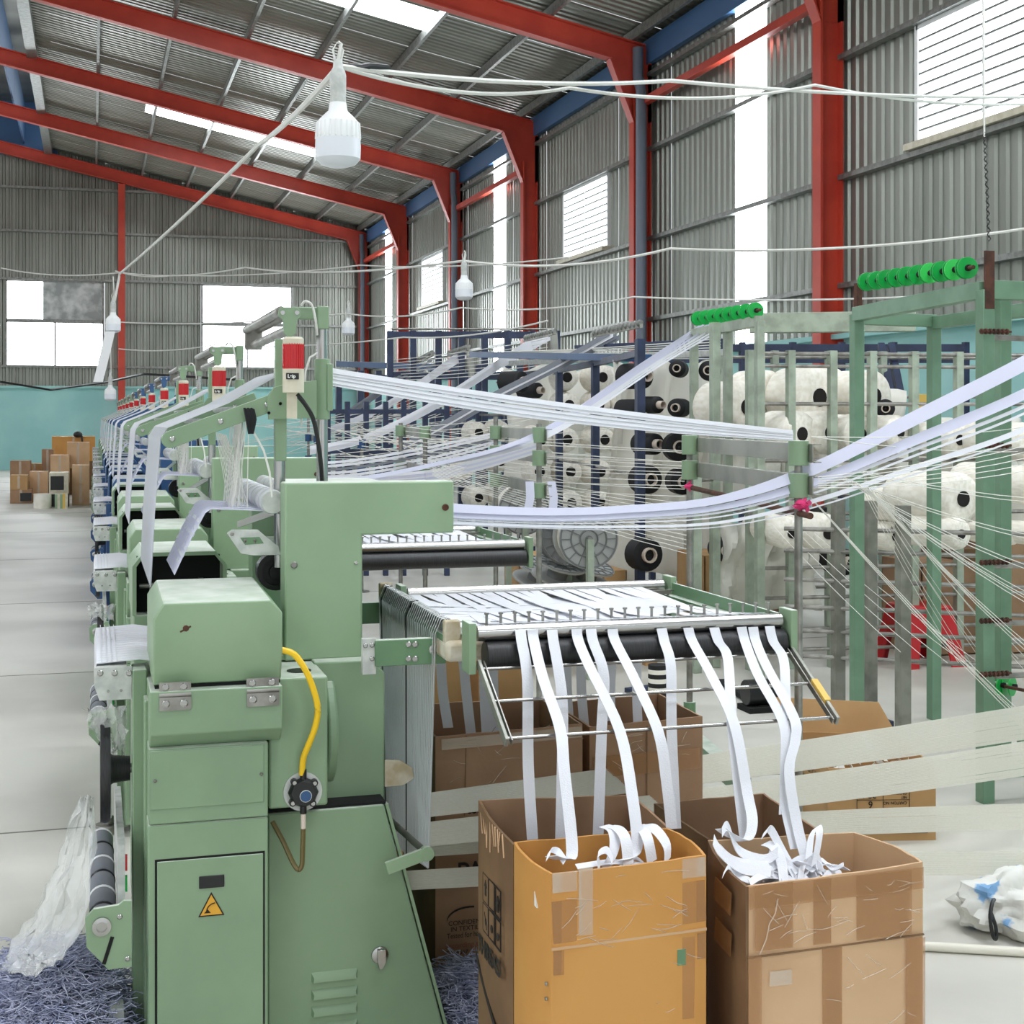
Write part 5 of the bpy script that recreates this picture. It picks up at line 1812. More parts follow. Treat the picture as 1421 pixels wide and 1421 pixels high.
def bob(u, v, rp, zc, kind, L=.26, tilt=0.0, lab=None, grp=None, rad=None):
    p = pt(u, v, zc)
    rad = rad or rp * zc / 2000
    BOBS.append((grp, v, u, lab))
    r = root('yarn_bobbin', tuple(p), lab, 'bobbin', grp)
    BOBO.append(r)
    r.rotation_euler = (0, 0, tilt)
    y, t = bob_mesh(kind)
    for me, nm in ((y, 'yarn'), (t, 'tube')):
        o = bpy.data.objects.new(nm, me)
        COL.objects.link(o)
        o.parent = r
        o.scale = (rad, L, rad)
    s = MB().cyl(p + Vector((0, -L * .5, 0)), p + Vector((0, L * .9, 0)), .008, n=8).build('spindle', 'steeld', r)
    return r


gW = 'white wrapped yarn rolls on the grey creel'
for (u, v, rp, zc, L) in ((1010, 565, 36, 9.7, .5), (1048, 548, 34, 9.9, .4), (1112, 552, 42, 9.7, .45), (1135, 545, 36, 9.9, .4), (1190, 550, 36, 9.7, .42), (1090, 602, 32, 9.3, .4), (1128, 600, 30, 9.4, .4), (1172, 603, 28, 9.4, .4), (1228, 600, 24, 9.4, .35)):
    bob(u, v, rp, zc, 'wrap', L * .75, .3, 'large white wrapped roll on the grey creel', gW)
for (u, v, rp, zc, L) in ((1078, 736, 22, 8.8, .5), (1127, 736, 26, 8.7, .5)):
    bob(u, v, rp, zc, 'wrap', L, -.1, 'white round ended roll below the knotted stand', 'pair of rolls below the guide stand')
gR = 'white rolls behind the near green frame'
for (u, v, rp, zc, L) in ((1301, 690, 36, 8.4, .4), (1277, 688, 32, 8.6, .4), (1404, 672, 26, 8.4, .4), (1366, 668, 26, 8.6, .4), (1298, 738, 22, 8.3, .4), (1408, 738, 16, 8.3, .35), (1376, 740, 14, 8.4, .35), (1240, 700, 24, 8.8, .4), (1350, 610, 26, 9.2, .4), (1395, 612, 26, 9.2, .4), (1300, 610, 24, 9.3, .4), (1215, 742, 20, 8.9, .35)):
    bob(u, v, rp, zc, 'wrap', L, .2, 'white roll behind the near green frame', gR)
gB = 'black yarn rolls with pale tube ends'
for (u, v, rp, zc, tl) in ((712, 530, 15, 13.0, .5), (735, 542, 11, 13.4, .5), (880, 522, 18, 10.8, .3), (942, 512, 12, 10.6, -.5), (985, 515, 14, 10.2, -.5), (875, 568, 14, 10.8, .3), (900, 562, 12, 10.7, .3), (943, 566, 13, 10.5, -.6), (982, 571, 13, 10.3, -.6), (898, 616, 15, 10.8, .2), (940, 620, 20, 10.6, -.2), (895, 665, 20, 10.4, .1), (944, 668, 18, 10.6, -.2), (893, 769, 23, 10.1, .1), (1142, 720, 17, 10.0, -.2), (1163, 778, 18, 9.4, 0), (1228, 567, 13, 9.6, -.5), (1002, 762, 16, 9.9, -.2)):
    bob(u, v, rp, zc, 'black', .15 if rp > 18 else .24, tl, 'black yarn roll with pale tube', gB)
gS = 'small white cones on the navy creel'
for u in (746, 785, 828, 862):
    for v in (524, 562, 610, 654, 697, 740):
        if (u, v) in ((862, 524),) or (u == 746 and v < 600):
            continue
        bob(u + R.uniform(-3, 3), v, 20, 14.6, 'cone', .3, R.uniform(-.15, .15), 'small white cone with dark hole', gS)
for u, v in ((690, 598), (690, 640), (690, 685), (660, 600), (660, 690), (640, 650)):
    bob(u, v, 17, 16.5, 'cone', .3, 0, 'small white cone with dark hole', gS)
# each bobbin is told apart by its row (counted from the top) and its place along the row
NTH = ('first', 'second', 'third', 'fourth', 'fifth', 'sixth', 'seventh', 'eighth', 'ninth', 'tenth', 'eleventh', 'twelfth')
for gname in sorted(set(q[0] for q in BOBS)):
    idx = sorted([i for i, q in enumerate(BOBS) if q[0] == gname], key=lambda i: BOBS[i][1])
    lines, last = [], None
    for i in idx:
        if last is None or BOBS[i][1] - last > 22:
            lines.append([])
            last = BOBS[i][1]
        lines[-1].append(i)
    for rn, ln_ in enumerate(lines):
        ln_.sort(key=lambda i: BOBS[i][2])
        for cn, i in enumerate(ln_):
            BOBO[i]['label'] = '%s, %s row down, %s from the loom side' % (BOBS[i][3], NTH[rn], NTH[cn])
# milky plastic covers hung behind and around the rows
def cover(u0, u1, v0, v1, zc, lab, mt='filmw', amp=.05, seed=0, nu=22, nv=16, grp='milky plastic covers hung on the creels'):
    rr = random.Random(seed)
    ph = [rr.uniform(0, 6) for _ in range(8)]
    vs, fs = [], []
    for i in range(nu + 1):
        for j in range(nv + 1):
            a, b_ = i / nu, j / nv
            vv = v0 + (v1 - v0) * b_
            uu = u0 + (u1 - u0) * a + 6 * math.sin(b_ * 5 + ph[0])
            p = pt(uu, vv + 6 * math.sin(a * 14 + ph[1]) * (1 if j in (0, nv) else .3), zc)
            dpt = amp * (math.sin(a * 17 + ph[2] + b_ * 3) + .6 * math.sin(a * 31 + b_ * 8 + ph[3]) + .5 * math.sin(b_ * 13 + ph[4] + a * 5))
            p += Vector((0, dpt, 0))
            vs.append(p)
    for i in range(nu):
        for j in range(nv):
            o = i * (nv + 1) + j
            fs.append((o, o + 1, o + nv + 2, o + nv + 1))
    b = MB().add(vs, fs)
    o = b.build('plastic_cover', mt)
    sm = o.modifiers.new('thickness', 'SOLIDIFY')
    sm.thickness = .002
    tag(o, lab, 'cover', grp)
    return o


cover(845, 1000, 505, 800, 11.2, 'milky plastic cover hanging behind the black rolls of the navy creel', seed=1)
cover(700, 862, 510, 720, 15.4, 'milky plastic cover behind the small white cones', seed=2)
cover(985, 1100, 540, 690, 10.35, 'milky plastic cover drooping over the first wrapped rolls', seed=3)
cover(1000, 1140, 720, 842, 9.3, 'plastic cover sagging under the pair of round ended rolls', seed=4)
cover(1090, 1260, 545, 690, 10.4, 'milky plastic cover behind the upper wrapped rolls', seed=5)
cover(1230, 1430, 585, 770, 10.2, 'milky plastic cover behind the rolls of the near green frame', seed=6)

# grey reels
def reel(c, ax, rad, w, lab, yarn=True, mt='reel'):
    r = root('warp_reel', tuple(c), lab, 'reel', 'grey flanged reels by the three bar stand')
    c, ax = Vector(c), Vector(ax).normalized()
    sd = ax.cross(Vector((0, 0, 1))).normalized()
    up = sd.cross(ax)
    for s_ in (-.5, .5):
        q = c + ax * (w * s_)
        f = MB().cyl(q - ax * .006, q + ax * .006, rad, n=36).build('flange', mt, r)
        b = MB()
        for ring in (.95, .6, .3):
            n = 30
            pts2 = [q + ax * (math.copysign(.008, s_)) + (sd * math.cos(2 * PI * k / n) + up * math.sin(2 * PI * k / n)) * (rad * ring) for k in range(n + 1)]
            b.tube(pts2, .006, 4)
        for k in range(16):
            t = 2 * PI * k / 16
            d = sd * math.cos(t) + up * math.sin(t)
            b.bar(q + ax * math.copysign(.008, s_) + d * rad * .6, q + ax * math.copysign(.008, s_) + d * rad * .95, .006)
            if k % 2:
                b.bar(q + ax * math.copysign(.008, s_) + d * rad * .3, q + ax * math.copysign(.008, s_) + d * rad * .6, .006)
        b.build('rib', 'reeld', f, kind='stuff')
    MB().cyl(c - ax * w * .49, c + ax * w * .49, rad * (.86 if yarn else .4), n=30).build('yarn', 'bob' if yarn else 'reeld', r)
    MB().cyl(c - ax * (w * .5 + .02), c + ax * (w * .5 + .02), rad * .12, n=14).build('hub', 'reeld', r)
    return r


axr = (-.12, -.99, 0)
rc = pt(812, 746, 8.9)
reel(rc, axr, .185, .2, 'grey ribbed reel showing its round face beyond the tape table', True)
rc2 = pt(786, 744, 9.35)
reel(rc2, axr, .185, .16, 'darker grey reel tucked behind the round faced reel', False, 'reeld')
rc3 = pt(722, 705, 10.2)
reel(rc3, axr, .18, .3, 'reel wound with white yarn beside the three bar stand', True)
fl_ = MB()
rs = root('reel_stand', (rc.x, rc.y, 0), 'grey stand with a round axle carrying the flanged reels', 'stand')
d_ = Vector(axr).normalized()
for k, (p_, ex) in enumerate(((rc, .14), (rc3, .2))):
    q = Vector(p_)
    MB().cyl(q - d_ * .55, q + d_ * ex, .015, n=10).build('axle', 'steeld', rs)
    for s_ in (ex, -.52):
        z = q + d_ * s_
        MB().box(z.x - .02, z.x + .02, z.y - .02, z.y + .02, 0, z.z).build('post', 'greyrack', rs)
for i, (u, v) in enumerate(((775, 792), (815, 795), (748, 796))):
    c = pt(u, v, 9.4 + .1 * i)
    reel(c, (.2, -.3, 1), .17, .1, ('middle grey reel lying flat on the crate', 'grey reel lying flat under the round faced reel', 'grey reel lying flat nearest the tape table post')[i], False, 'reel')
pal = pt(785, 800, 9.5)
pl_ = root('pallet', (pal.x, pal.y, 0), 'wooden crate platform under the flat grey reels', 'pallet')
MB().box(pal.x - .5, pal.x + .5, pal.y - .4, pal.y + .4, pal.z - .12, pal.z - .1).build('deck', 'cardg', pl_)
for sx in (-.45, .45):
    for sy in (-.35, .35):
        MB().box(pal.x + sx - .04, pal.x + sx + .04, pal.y + sy - .04, pal.y + sy + .04, 0, pal.z - .12).build('leg', 'cardg', pl_)

# cartons under the creels
for i, (u, zc, w, h, d, mt) in enumerate(((1002, 10.6, .5, .6, .5, 'cardg'), (1040, 10.9, .4, .45, .5, 'card'), (1300, 9.9, .55, .62, .5, 'card'), (1350, 10.0, .5, .7, .5, 'cardd'), (1405, 10.0, .5, .75, .5, 'card'), (820, 10.4, .4, .5, .4, 'cardg'), (745, 11, .4, .55, .4, 'cardg'))):
    p = pt(u, 578, zc)
    c = carton([(p.x - w / 2, p.y - d / 2), (p.x + w / 2, p.y - d / 2), (p.x + w / 2, p.y + d / 2), (p.x - w / 2, p.y + d / 2)], 0, h, mt, ['kraft carton under the pale post frame', 'brown carton behind the kraft one under the pale frame', 'brown carton behind the red stool', 'dark brown carton beside the one behind the stool', 'tallest brown carton at the end under the creel', 'kraft carton below the round faced reel', 'kraft carton below the three bar stand'][i])
    MB().box(p.x - w / 2, p.x + w / 2, p.y - d / 2, p.y + d / 2, h, h + .006).build('flap', mt, c)
    strip(c, (p.x, p.y - d / 2, h), (p.x, p.y - d / 2, h * .6), .06, 'ptape')

p = pt(913, 1000, 7.58)
rt_ = root('ringed_tube', (p.x, p.y, 0), 'upright tube ringed black and white on the floor below the tape table', 'tube')
MB().cyl((p.x, p.y, 0), (p.x, p.y, .012), .1, n=24).build('base_disc', 'whitepl', rt_)
for k in range(12):
    MB().cyl((p.x, p.y, .014 + .0235 * k), (p.x, p.y, .014 + .0235 * (k + 1)), .052, n=20).build('ring', 'bobblack' if k % 2 else 'bob', rt_)
# odds and ends left on the floor beyond the table
for i, (u0, v0, u1, v1, z0, z1, lab) in enumerate(((690, 985, 735, 972, 7.7, 8.0, 'dark flat bar lying on the floor seen under the tape table'), (870, 960, 905, 956, 8.3, 8.4, 'short dark bar lying beside the ringed tube'), (1000, 945, 1060, 985, 8.6, 7.8, 'dark angle iron lying slanted on the floor by the guide stand'), (1190, 988, 1235, 1010, 7.7, 7.4, 'dark rod lying on the floor under the low grey posts'))):
    p_, q_ = pt(u0, v0, z0), pt(u1, v1, z1)
    p_.z = q_.z = .02
    tag(MB().bar(p_, q_, .05, .03).build('floor_bar', 'navy' if i % 2 else 'dark', bevel=.003), lab, 'bar')
p = pt(1055, 985, 7.85)
cr = root('machine_base', (p.x, p.y, 0), 'small black motor base on the floor behind the slanted angle iron', 'motor')
MB().box(p.x - .1, p.x + .1, p.y - .08, p.y + .08, 0, .03).build('plate', 'dark', cr)
MB().cyl((p.x - .09, p.y, .1), (p.x + .09, p.y, .1), .07, n=20).build('motor', 'black', cr, .004)
MB().cyl((p.x + .09, p.y, .1), (p.x + .13, p.y, .1), .02, n=12).build('shaft', 'steeld', cr)
# small board and two leaning bars at the back creel
p = pt(1276, 556, 11.07)
tag(MB().box(p.x - .08, p.x + .08, p.y - .01, p.y + .01, p.z - .06, p.z + .05).build('notice_board', 'ytape', bevel=.004), 'small yellow board hung on the back creel beside the leaning bars', 'board')
for i, u in enumerate((1222, 1236)):
    tag(MB().bar(pt(u, 478, 11.2), pt(u + 16, 560, 10.9), .05).build('leaning_bar', 'navy'), '%s dark bar leaning on the back creel above the wrapped rolls' % ('inner', 'outer')[i], 'bar', 'dark bars leaning on the back creel')
# red plastic stool
p = pt(1275, 920, 9.35)
sx_, sy_ = p.x, p.y
stl = root('plastic_stool', (sx_, sy_, 0), 'bright red plastic stool standing behind the green frame posts', 'stool')
MB().prism([(sx_ - .15, sy_ - .15), (sx_ + .15, sy_ - .15), (sx_ + .15, sy_ + .15), (sx_ - .15, sy_ + .15)], 'z', .36, .385).build('seat', 'redpl', stl, .01)
for s_ in (0, 1, 2, 3):
    M_ = Matrix.Rotation(s_ * PI / 2, 3, 'Z')
    pl4 = [(-.15, -.15, .365), (.15, -.15, .365), (.215, -.215, 0), (.12, -.20, 0), (.09, -.17, .2), (-.09, -.17, .2), (-.12, -.20, 0), (-.215, -.215, 0)]
    vs = [M_ @ Vector(q) + Vector((sx_, sy_, 0)) for q in pl4] + [M_ @ Vector((q[0] * .97, q[1] * .95, q[2])) + Vector((sx_, sy_, 0)) for q in pl4]
    n = 8
    fs = [tuple(range(n)), tuple(range(2 * n - 1, n - 1, -1))] + [(i, (i + 1) % n, (i + 1) % n + n, i + n) for i in range(n)]
    MB().add(vs, fs).build('leg_panel', 'redpl', stl)

# woven sack, hose, small litter
c = pt(1402, 1236, 4.5)
c.z = 0
b = MB()
nu, nv = 28, 16
rr = random.Random(3)
from mathutils import noise as NZ
vs, fs = [], []
nu, nv = 60, 30
for j in range(nv + 1):
    ph = PI * j / nv
    for i in range(nu):
        q = 2 * PI * i / nu
        n_ = Vector((math.sin(ph) * math.cos(q), math.sin(ph) * math.sin(q), math.cos(ph)))
        k = 1 + .34 * NZ.noise(n_ * 2.1 + Vector((3, 1, 0))) + .16 * NZ.noise(n_ * 4.2) + .03 * NZ.noise(n_ * 9)
        vs.append((c.x + .04 + .20 * k * n_.x, c.y + .14 * k * n_.y, max(.003, .075 + .105 * k * n_.z)))
for j in range(nv):
    for i in range(nu):
        fs.append((j * nu + i, j * nu + (i + 1) % nu, (j + 1) * nu + (i + 1) % nu, (j + 1) * nu + i))
sk_ = root('woven_sack', (c.x, c.y, 0), 'grey white woven sack with black handle slumped on the floor', 'sack')
MB().add(vs, fs).build('bag', 'sackblue', sk_)
MB().tube(smooth([(c.x - .10, c.y - .06, .12), (c.x - .135, c.y - .1, .125), (c.x - .155, c.y - .12, .09), (c.x - .15, c.y - .125, .04), (c.x - .135, c.y - .12, .025), (c.x - .13, c.y - .11, .06), (c.x - .12, c.y - .07, .09)]), .006, 8).build('handle', 'black', sk_)
h0, h1 = pt(1000, 1332, 4.3), pt(1480, 1313, 4.35)
hz = .014
tag(MB().tube([(h0.x, h0.y - .1, hz), (h0.x + .3, h0.y - .13, hz), (h0.x + .6, h0.y - .16, hz), (h1.x, h1.y - .12, hz), (h1.x + 1, h1.y, hz)], .014, 10).build('floor_hose', 'hose'), 'cream white hose lying straight across the floor by the cartons', 'hose')

# ------------------------------------------------------------------ bands of tape and yarn in the air
def band(wps, w, mt, lab, grp, t=.0014, wd=(0, .35, 1), kind=None, name='elastic_tape', sub=6):
    o = tape(wps, w, mt, wd, name, t, sub)
    return tag(o, lab, 'tape' if 'tape' in name else 'yarn', grp, kind)


# tower to guide stand
g = 'white tapes from the tower to the pink knotted stand'
TOP = ('topmost', 'second', 'third', 'fourth', 'lowest')
for k in range(5):
    v0, v1 = 514 + 4.6 * k, 601 + 2.4 * k
    f = lambda t: (v0 + (v1 - v0) * t + 8 * math.sin(PI * t) * (.6 + .25 * k), 3.86 + .57 * t)
    wp = [(458 + 652 * t, *f(t)) for t in (0, .22, .45, .68, .86, .985)]
    band(wp, .0145 if k in (0, 3) else .0095, 'tape', '%s white tape strung from the near loom tower to the pink knotted stand' % TOP[k], g)
# low sweeping tapes from the loom to the stand and up out of view
g = 'broad lavender white tapes sweeping up past the pink knotted stand'
for k, (va, vb, vc_, vd, w) in enumerate(((706, 707, 650, 502, .050), (715, 716, 668, 545, .036), (719, 721, 676, 562, .012), (722, 725, 684, 572, .008), (726, 731, 695, 594, .018), (729, 735, 704, 604, .006))):
    band([(626, va - 1, 4.0), (750, va + 4, 4.12), (860, vb, 4.22), (1000, vb - 14 + 2 * k, 4.34), (1130, vc_, 4.46), (1270, (vc_ + vd) / 2 + 4, 4.52), (1425, vd, 4.62), (1530, vd - 62, P5[1] - .03)], [w * .55, w * .5, w * .5, w * .55, w * .9, w * 1.1, w * 1.2, w * 1.2], 'tapel' if k in (0, 1) else 'tape', '%s of the six tapes sweeping past the pink knotted stand and up' % ('broadest, topmost', 'broad second', 'narrow third', 'narrow fourth', 'wide fifth', 'thin lowest')[k], g, wd=(0, .5, 1))
# from the farther green spools down to the three bar stand and on to the looms
g = 'white tapes running down from the farther green spools'
for k in range(6):
    f = k / 5
    band([(985 + 62 * f, 444 - 12 * f, 9.9 - 1.1 * f), (890 + 34 * f, 506 - 4 * f, 8.8 - .4 * f), (745 + 12 * f, 602 + 6 * f, 7.46), (600, 645 + 2 * f, 7.6), (480, 668 + 2 * f, 7.7)], (.024, .02, .016, .016, .013, .013)[k], 'tapel' if k < 3 else 'tape', '%s tape running down from the farther green spools to the three bar stand' % ('first white', 'second white', 'third white', 'fourth white', 'fifth white', 'sixth white')[k], g)
g = 'bright white tapes slanting from the navy creel to the blue clamps'
for k in range(4):
    f = k / 3
    band([(752 + 14 * f, 462 + 6 * f, 14.2), (690, 502 + 10 * f, 13.8), (600, 560 + 8 * f, 13.3), (505, 606 + 6 * f, 13.0), (430, 622 + 6 * f, 12.8)], .04, 'tape', 'bright white tape slanting from the navy creel towards the blue clamps, %s from the top' % TOP[k], g)
g = 'grey tapes slanting across the navy creel'
for k in range(4):
    f = k / 3
    band([(846 + 14 * f, 462 + 6 * f, 11.8), (770, 505 + 8 * f, 12.0), (690, 545 + 9 * f, 12.2), (620, 585 + 9 * f, 12.3), (560, 618 + 6 * f, 12.4)], .048, 'tapeg' if k != 1 else 'tape', 'grey tape slanting across the navy creel before the small cones, %s from the top' % TOP[k], g)
g = 'white tapes slanting to the far looms'
for k in range(4):
    f = k / 3
    band([(636 + 12 * f, 490 + 4 * f, 16.4), (560, 545 + 6 * f, 15.5), (500, 578 + 5 * f, 15), (440, 600 + 3 * f, 14.5)], .034, 'tape', 'white tape slanting from the dark gantry to the far looms, %s from the top' % TOP[k], g)
for k in range(3):
    band([(590 + 10 * k, 496 + 3 * k, 17), (540, 532 + 4 * k, 16.5), (480, 572 + 4 * k, 16)], .03, 'tapeg', '%s faint grey tape slanting to the far looms' % TOP[k], 'faint grey tapes to the far looms')
g = 'white tapes from the green clamped stand to the looms'
for k in range(5):
    band([(745, 615 + 3 * k, 7.5), (660, 640 + 3 * k, 8.4), (590, 655 + 3 * k, 9.5), (470, 664 + 2 * k, 8.5), (360, 668, 7)], .02, 'tapel' if k % 2 else 'tape', '%s tape passing the green clamped stand towards the looms' % TOP[k], g)
for k in range(5):
    band([(690, 600 + 4 * k, 11), (590, 622 + 5 * k, 10.8), (480, 640 + 5 * k, 10.6), (380, 645 + 4 * k, 10.4)], .02, 'tapeg' if k == 2 else 'tape', '%s thin tape running low behind the near loom cover' % TOP[k], 'thin tapes low behind the near loom cover')

# curtains of cream warp threads low down in front
def curtain(a, b_, wa, wb, lab, n=22, mt='yarnband', sagz=.0):
    a, b_ = Vector(a), Vector(b_)
    r = root('yarn_band', tuple(a.lerp(b_, .5)), lab, 'yarn')
    r['group'] = 'cream yarn bands running low past the cartons'
    bm_ = MB()
    for k in range(n):
        f = (k + .5) / n - .5
        pts2 = []
        for i in range(9):
            t = i / 8
            w = wa + (wb - wa) * t
            c = a.lerp(b_, t) + Vector((0, 0, f * w - sagz * 4 * t * (1 - t) + R.uniform(-.001, .001)))
            c.y += f * w * .6
            pts2.append(c)
        bm_.ribbon(pts2, (0, 0, (wa + wb) / 2 / n * 1.5), .0008)
    o = bm_.build('threads', mt, r, kind='stuff')
    return r


curtain(at(588, 1118, 3.56), at(1500, 990, 5.1), .05, .125, 'upper cream yarn band rising behind the falling tapes to the creel', sagz=.01)
curtain(at(588, 1158, 3.54), at(1500, 1040, 4.75), .05, .115, 'second cream yarn band crossing the kraft carton', sagz=.015)
curtain(at(560, 1176, 3.66), at(1500, 1132, 4.5), .045, .085, 'third cream yarn band running level over the kraft carton foot', sagz=-.015)
curtain(at(556, 1222, 3.58), at(1500, 1200, 4.15), .04, .075, 'lowest cream yarn band just above the floor', sagz=-.02)


def yarns(pairs, r, name, lab, grp, mt='yarn', n=5, sg=.02):
    b = MB()
    for a, c in pairs:
        b.tube(sag(a, c, sg, n), r, 4, False)
    return tag(b.build('yarn_lines', mt), lab, 'yarn', grp, 'stuff')


g = 'fans of thin white yarn lines'
# from the pink knotted stand down to the right
prs = []
for u0, v0, v1 in ((1140, 640, 692), (1150, 655, 745), (1165, 662, 790), (1185, 668, 830), (1190, 672, 840), (1200, 676, 905), (1205, 678, 912), (1125, 690, 1010), (1130, 695, 1020)):
    for q in (0, 3):
        prs.append((pt(u0, v0 + q * .5, 5.0), pt(1440, v1 + 2 * q, 5.9)))
yarns(prs, .0017, '', 'thin white yarns running from the pink knotted stand over the near green frame', g)
prs = []
for k in range(9):
    f = k / 8
    prs.append((pt(1195 + 30 * f, 676 + 10 * f, 6.0), pt(1330 + 110 * f, 940 - 20 * f + R.uniform(-25, 25), 6.8)))
yarns(prs, .0017, '', 'steep thin yarns dropping behind the near green frame', g)
prs = []
for k in range(5):
    f = k / 4
    prs.append((pt(1070 + 60 * f, 726 + 14 * f, 8.2), pt(1250 + 130 * f, 905 + 30 * f, 6.9)))
yarns(prs, .0018, '', 'thin yarns running down from the pair of round ended rolls', g)
prs = []
for k in range(12):
    f = k / 11
    prs.append((pt(560 + 30 * f, 592 + 70 * f, 9.8), pt(950, 625 + 60 * f + R.uniform(-6, 6), 8.0)))
    prs.append((pt(600, 640 + 20 * f, 9), pt(960, 700 + 70 * f, 8.5)))
yarns(prs, .002, '', 'fan of thin yarns crossing between the guide stands', g)
prs = []
for k in range(26):
    f = R.random()
    prs.append((pt(445 + 60 * R.random(), 590 + 70 * f, 12), pt(700 + 180 * R.random(), 560 + 170 * R.random(), 12 + 2 * R.random())))
yarns(prs, .0028, '', 'tangle of white yarns behind the near loom cover', g)
prs = []
for k in range(40):
    prs.append((pt(330 + 150 * R.random(), 575 + 60 * R.random(), 14 + 8 * R.random()), pt(560 + 120 * R.random(), 540 + 100 * R.random(), 15 + 3 * R.random())))
yarns(prs, .0035, '', 'distant white yarns spread between far looms and creels', g)
prs = []
for k in range(6):
    prs.append((pt(1135, 662 + 3 * k, 4.7), pt(1440, 605 + 9 * k, 5.2)))
    prs.append((pt(1125, 606, 4.6), pt(1440, 590 + 12 * k, 6.2))) if k % 3 == 0 else None
yarns(prs, .0014, '', 'thin white yarns rising from the pink knotted stand beside the broad tapes', g)
prs = []
for k in range(8):
    prs.append((pt(690 + 4 * k, 488, 14), pt(1000, 470 + 4 * k, 11)))
    prs.append((pt(540, 500 + 4 * k, 17), pt(760, 470 + 6 * k, 14.5)))
yarns(prs, .004, '', 'white yarns along the tops of the navy creels', g)
# pale tangle on the bracket arms over the creels
def bracket_arm(u0, v0, u1, v1, zc, lab, seed):
    rr = random.Random(seed)
    r = root('thread_guide_comb', tuple(pt(u0, v0, zc)), lab, 'arm', 'dusty eyelet arms on top of the creels')
    a, b_ = pt(u0, v0, zc), pt(u1, v1, zc - .8)
    MB().bar(a, b_, .03).build('bar', 'alu', r)
    for k in range(12):
        p = a.lerp(b_, (k + .5) / 12)
        MB().lathe([(.02, -.012), (.032, 0), (.02, .012)], p + Vector((0, -.02, .02)), 'y', 10).build('eyelet', 'galv', r)
    return r


bracket_arm(575, 505, 600, 492, 17, 'dusty eyelet arm on the gantry, farthest of the four', 1)
bracket_arm(622, 493, 650, 484, 16.4, 'dusty eyelet arm in front of the gantry rail', 2)
bracket_arm(728, 472, 770, 462, 14.4, 'dusty eyelet arm above the small cones', 3)
bracket_arm(822, 466, 890, 452, 12.0, 'long dusty eyelet arm beside the red column foot', 4)
for u, v0, v1, zc, lab in ((768, 460, 520, 14.2, 'pale upright holding the eyelet arm above the cones'), (651, 486, 530, 16.2, 'pale upright holding the gantry eyelet arm')):
    tag(MB().bar(pt(u, v0, zc), pt(u + 4, v1, zc), .06).build('arm_upright', 'alu'), lab, 'upright')

# ------------------------------------------------------------------ yarn waste, film and far goods on the aisle side
def waste(cx, cy, rx, ry, h, n, lab, seed, r0=.0013):
    rr = random.Random(seed)
    r = root('yarn_waste', (cx, cy, 0), lab, 'waste pile')
    b = MB()
    nu, nv = 26, 8
    vs, fs = [], []
    prof = lambda q: h * (1 - q * q) ** .8
    for j in range(nv + 1):
        q = j / nv
        for i in range(nu):
            t = 2 * PI * i / nu
            k = 1 + .12 * math.sin(3 * t + seed)
            vs.append((cx + rx * q * math.cos(t) * k, cy + ry * q * math.sin(t) * k, max(.001, prof(q) * (.9 + .08 * math.sin(5 * t + 4 * q)))))
    for j in range(nv):
        for i in range(nu):
            fs.append((j * nu + i, j * nu + (i + 1) % nu, (j + 1) * nu + (i + 1) % nu, (j + 1) * nu + i))
    b.add(vs, fs).build('heap', 'wasteb', r)
    s = MB()
    for k in range(n):
        a, q = rr.uniform(0, 6.283), math.sqrt(rr.random())
        p = Vector((cx + rx * q * math.cos(a), cy + ry * q * math.sin(a), prof(min(q, .999)) * .98 + rr.uniform(0, .02)))
        ang = rr.uniform(0, 6.28)
        pts2 = [p]
        for i in range(5):
            ang += rr.gauss(0, .7)
            p = p + Vector((math.cos(ang), math.sin(ang), rr.gauss(0, .35))) * .02
            p.z = max(p.z, .004)
            pts2.append(p)
        s.tube(pts2, r0, 4, False)
    s.build('loose_yarn', 'waste', r, kind='stuff')
    return r


wp = at(70, 1421, 3.45)
waste(-.10, 3.62, .20, .42, .30, 7000, 'blue grey heap of loose yarn waste beside the loom foot on the aisle', 1)
waste(.98, 3.66, .16, .14, .14, 3000, 'blue grey yarn waste between loom skirt and cartons', 2)
# clear film draped from the loom to the waste
def film(wps, lab, seed, mt='film', nv=14, amp=.014):
    rr = random.Random(seed)
    vs, fs = [], []
    n = len(wps)
    rows = []
    for (l, r_) in wps:
        rows.append((at(*l), at(*r_)))
    sub = 5
    full = []
    for i in range(n - 1):
        for k in range(sub):
            t = k / sub
            full.append((rows[i][0].lerp(rows[i + 1][0], t), rows[i][1].lerp(rows[i + 1][1], t)))
    full.append(rows[-1])
    for i, (l, r_) in enumerate(full):
        for j in range(nv + 1):
            t = j / nv
            p = l.lerp(r_, t)
            p += Vector((rr.gauss(0, amp * .3), -abs(amp * (math.sin(t * 21 + i * .25) + .6 * math.sin(t * 9 + 1))), rr.gauss(0, amp * .3)))
            vs.append(p)
    for i in range(len(full) - 1):
        for j in range(nv):
            o = i * (nv + 1) + j
            fs.append((o, o + 1, o + nv + 2, o + nv + 1))
    o = MB().add(vs, fs).build('plastic_film', mt)
    sm = o.modifiers.new('thickness', 'SOLIDIFY')
    sm.thickness = .001
    tag(o, lab, 'film')
    return o


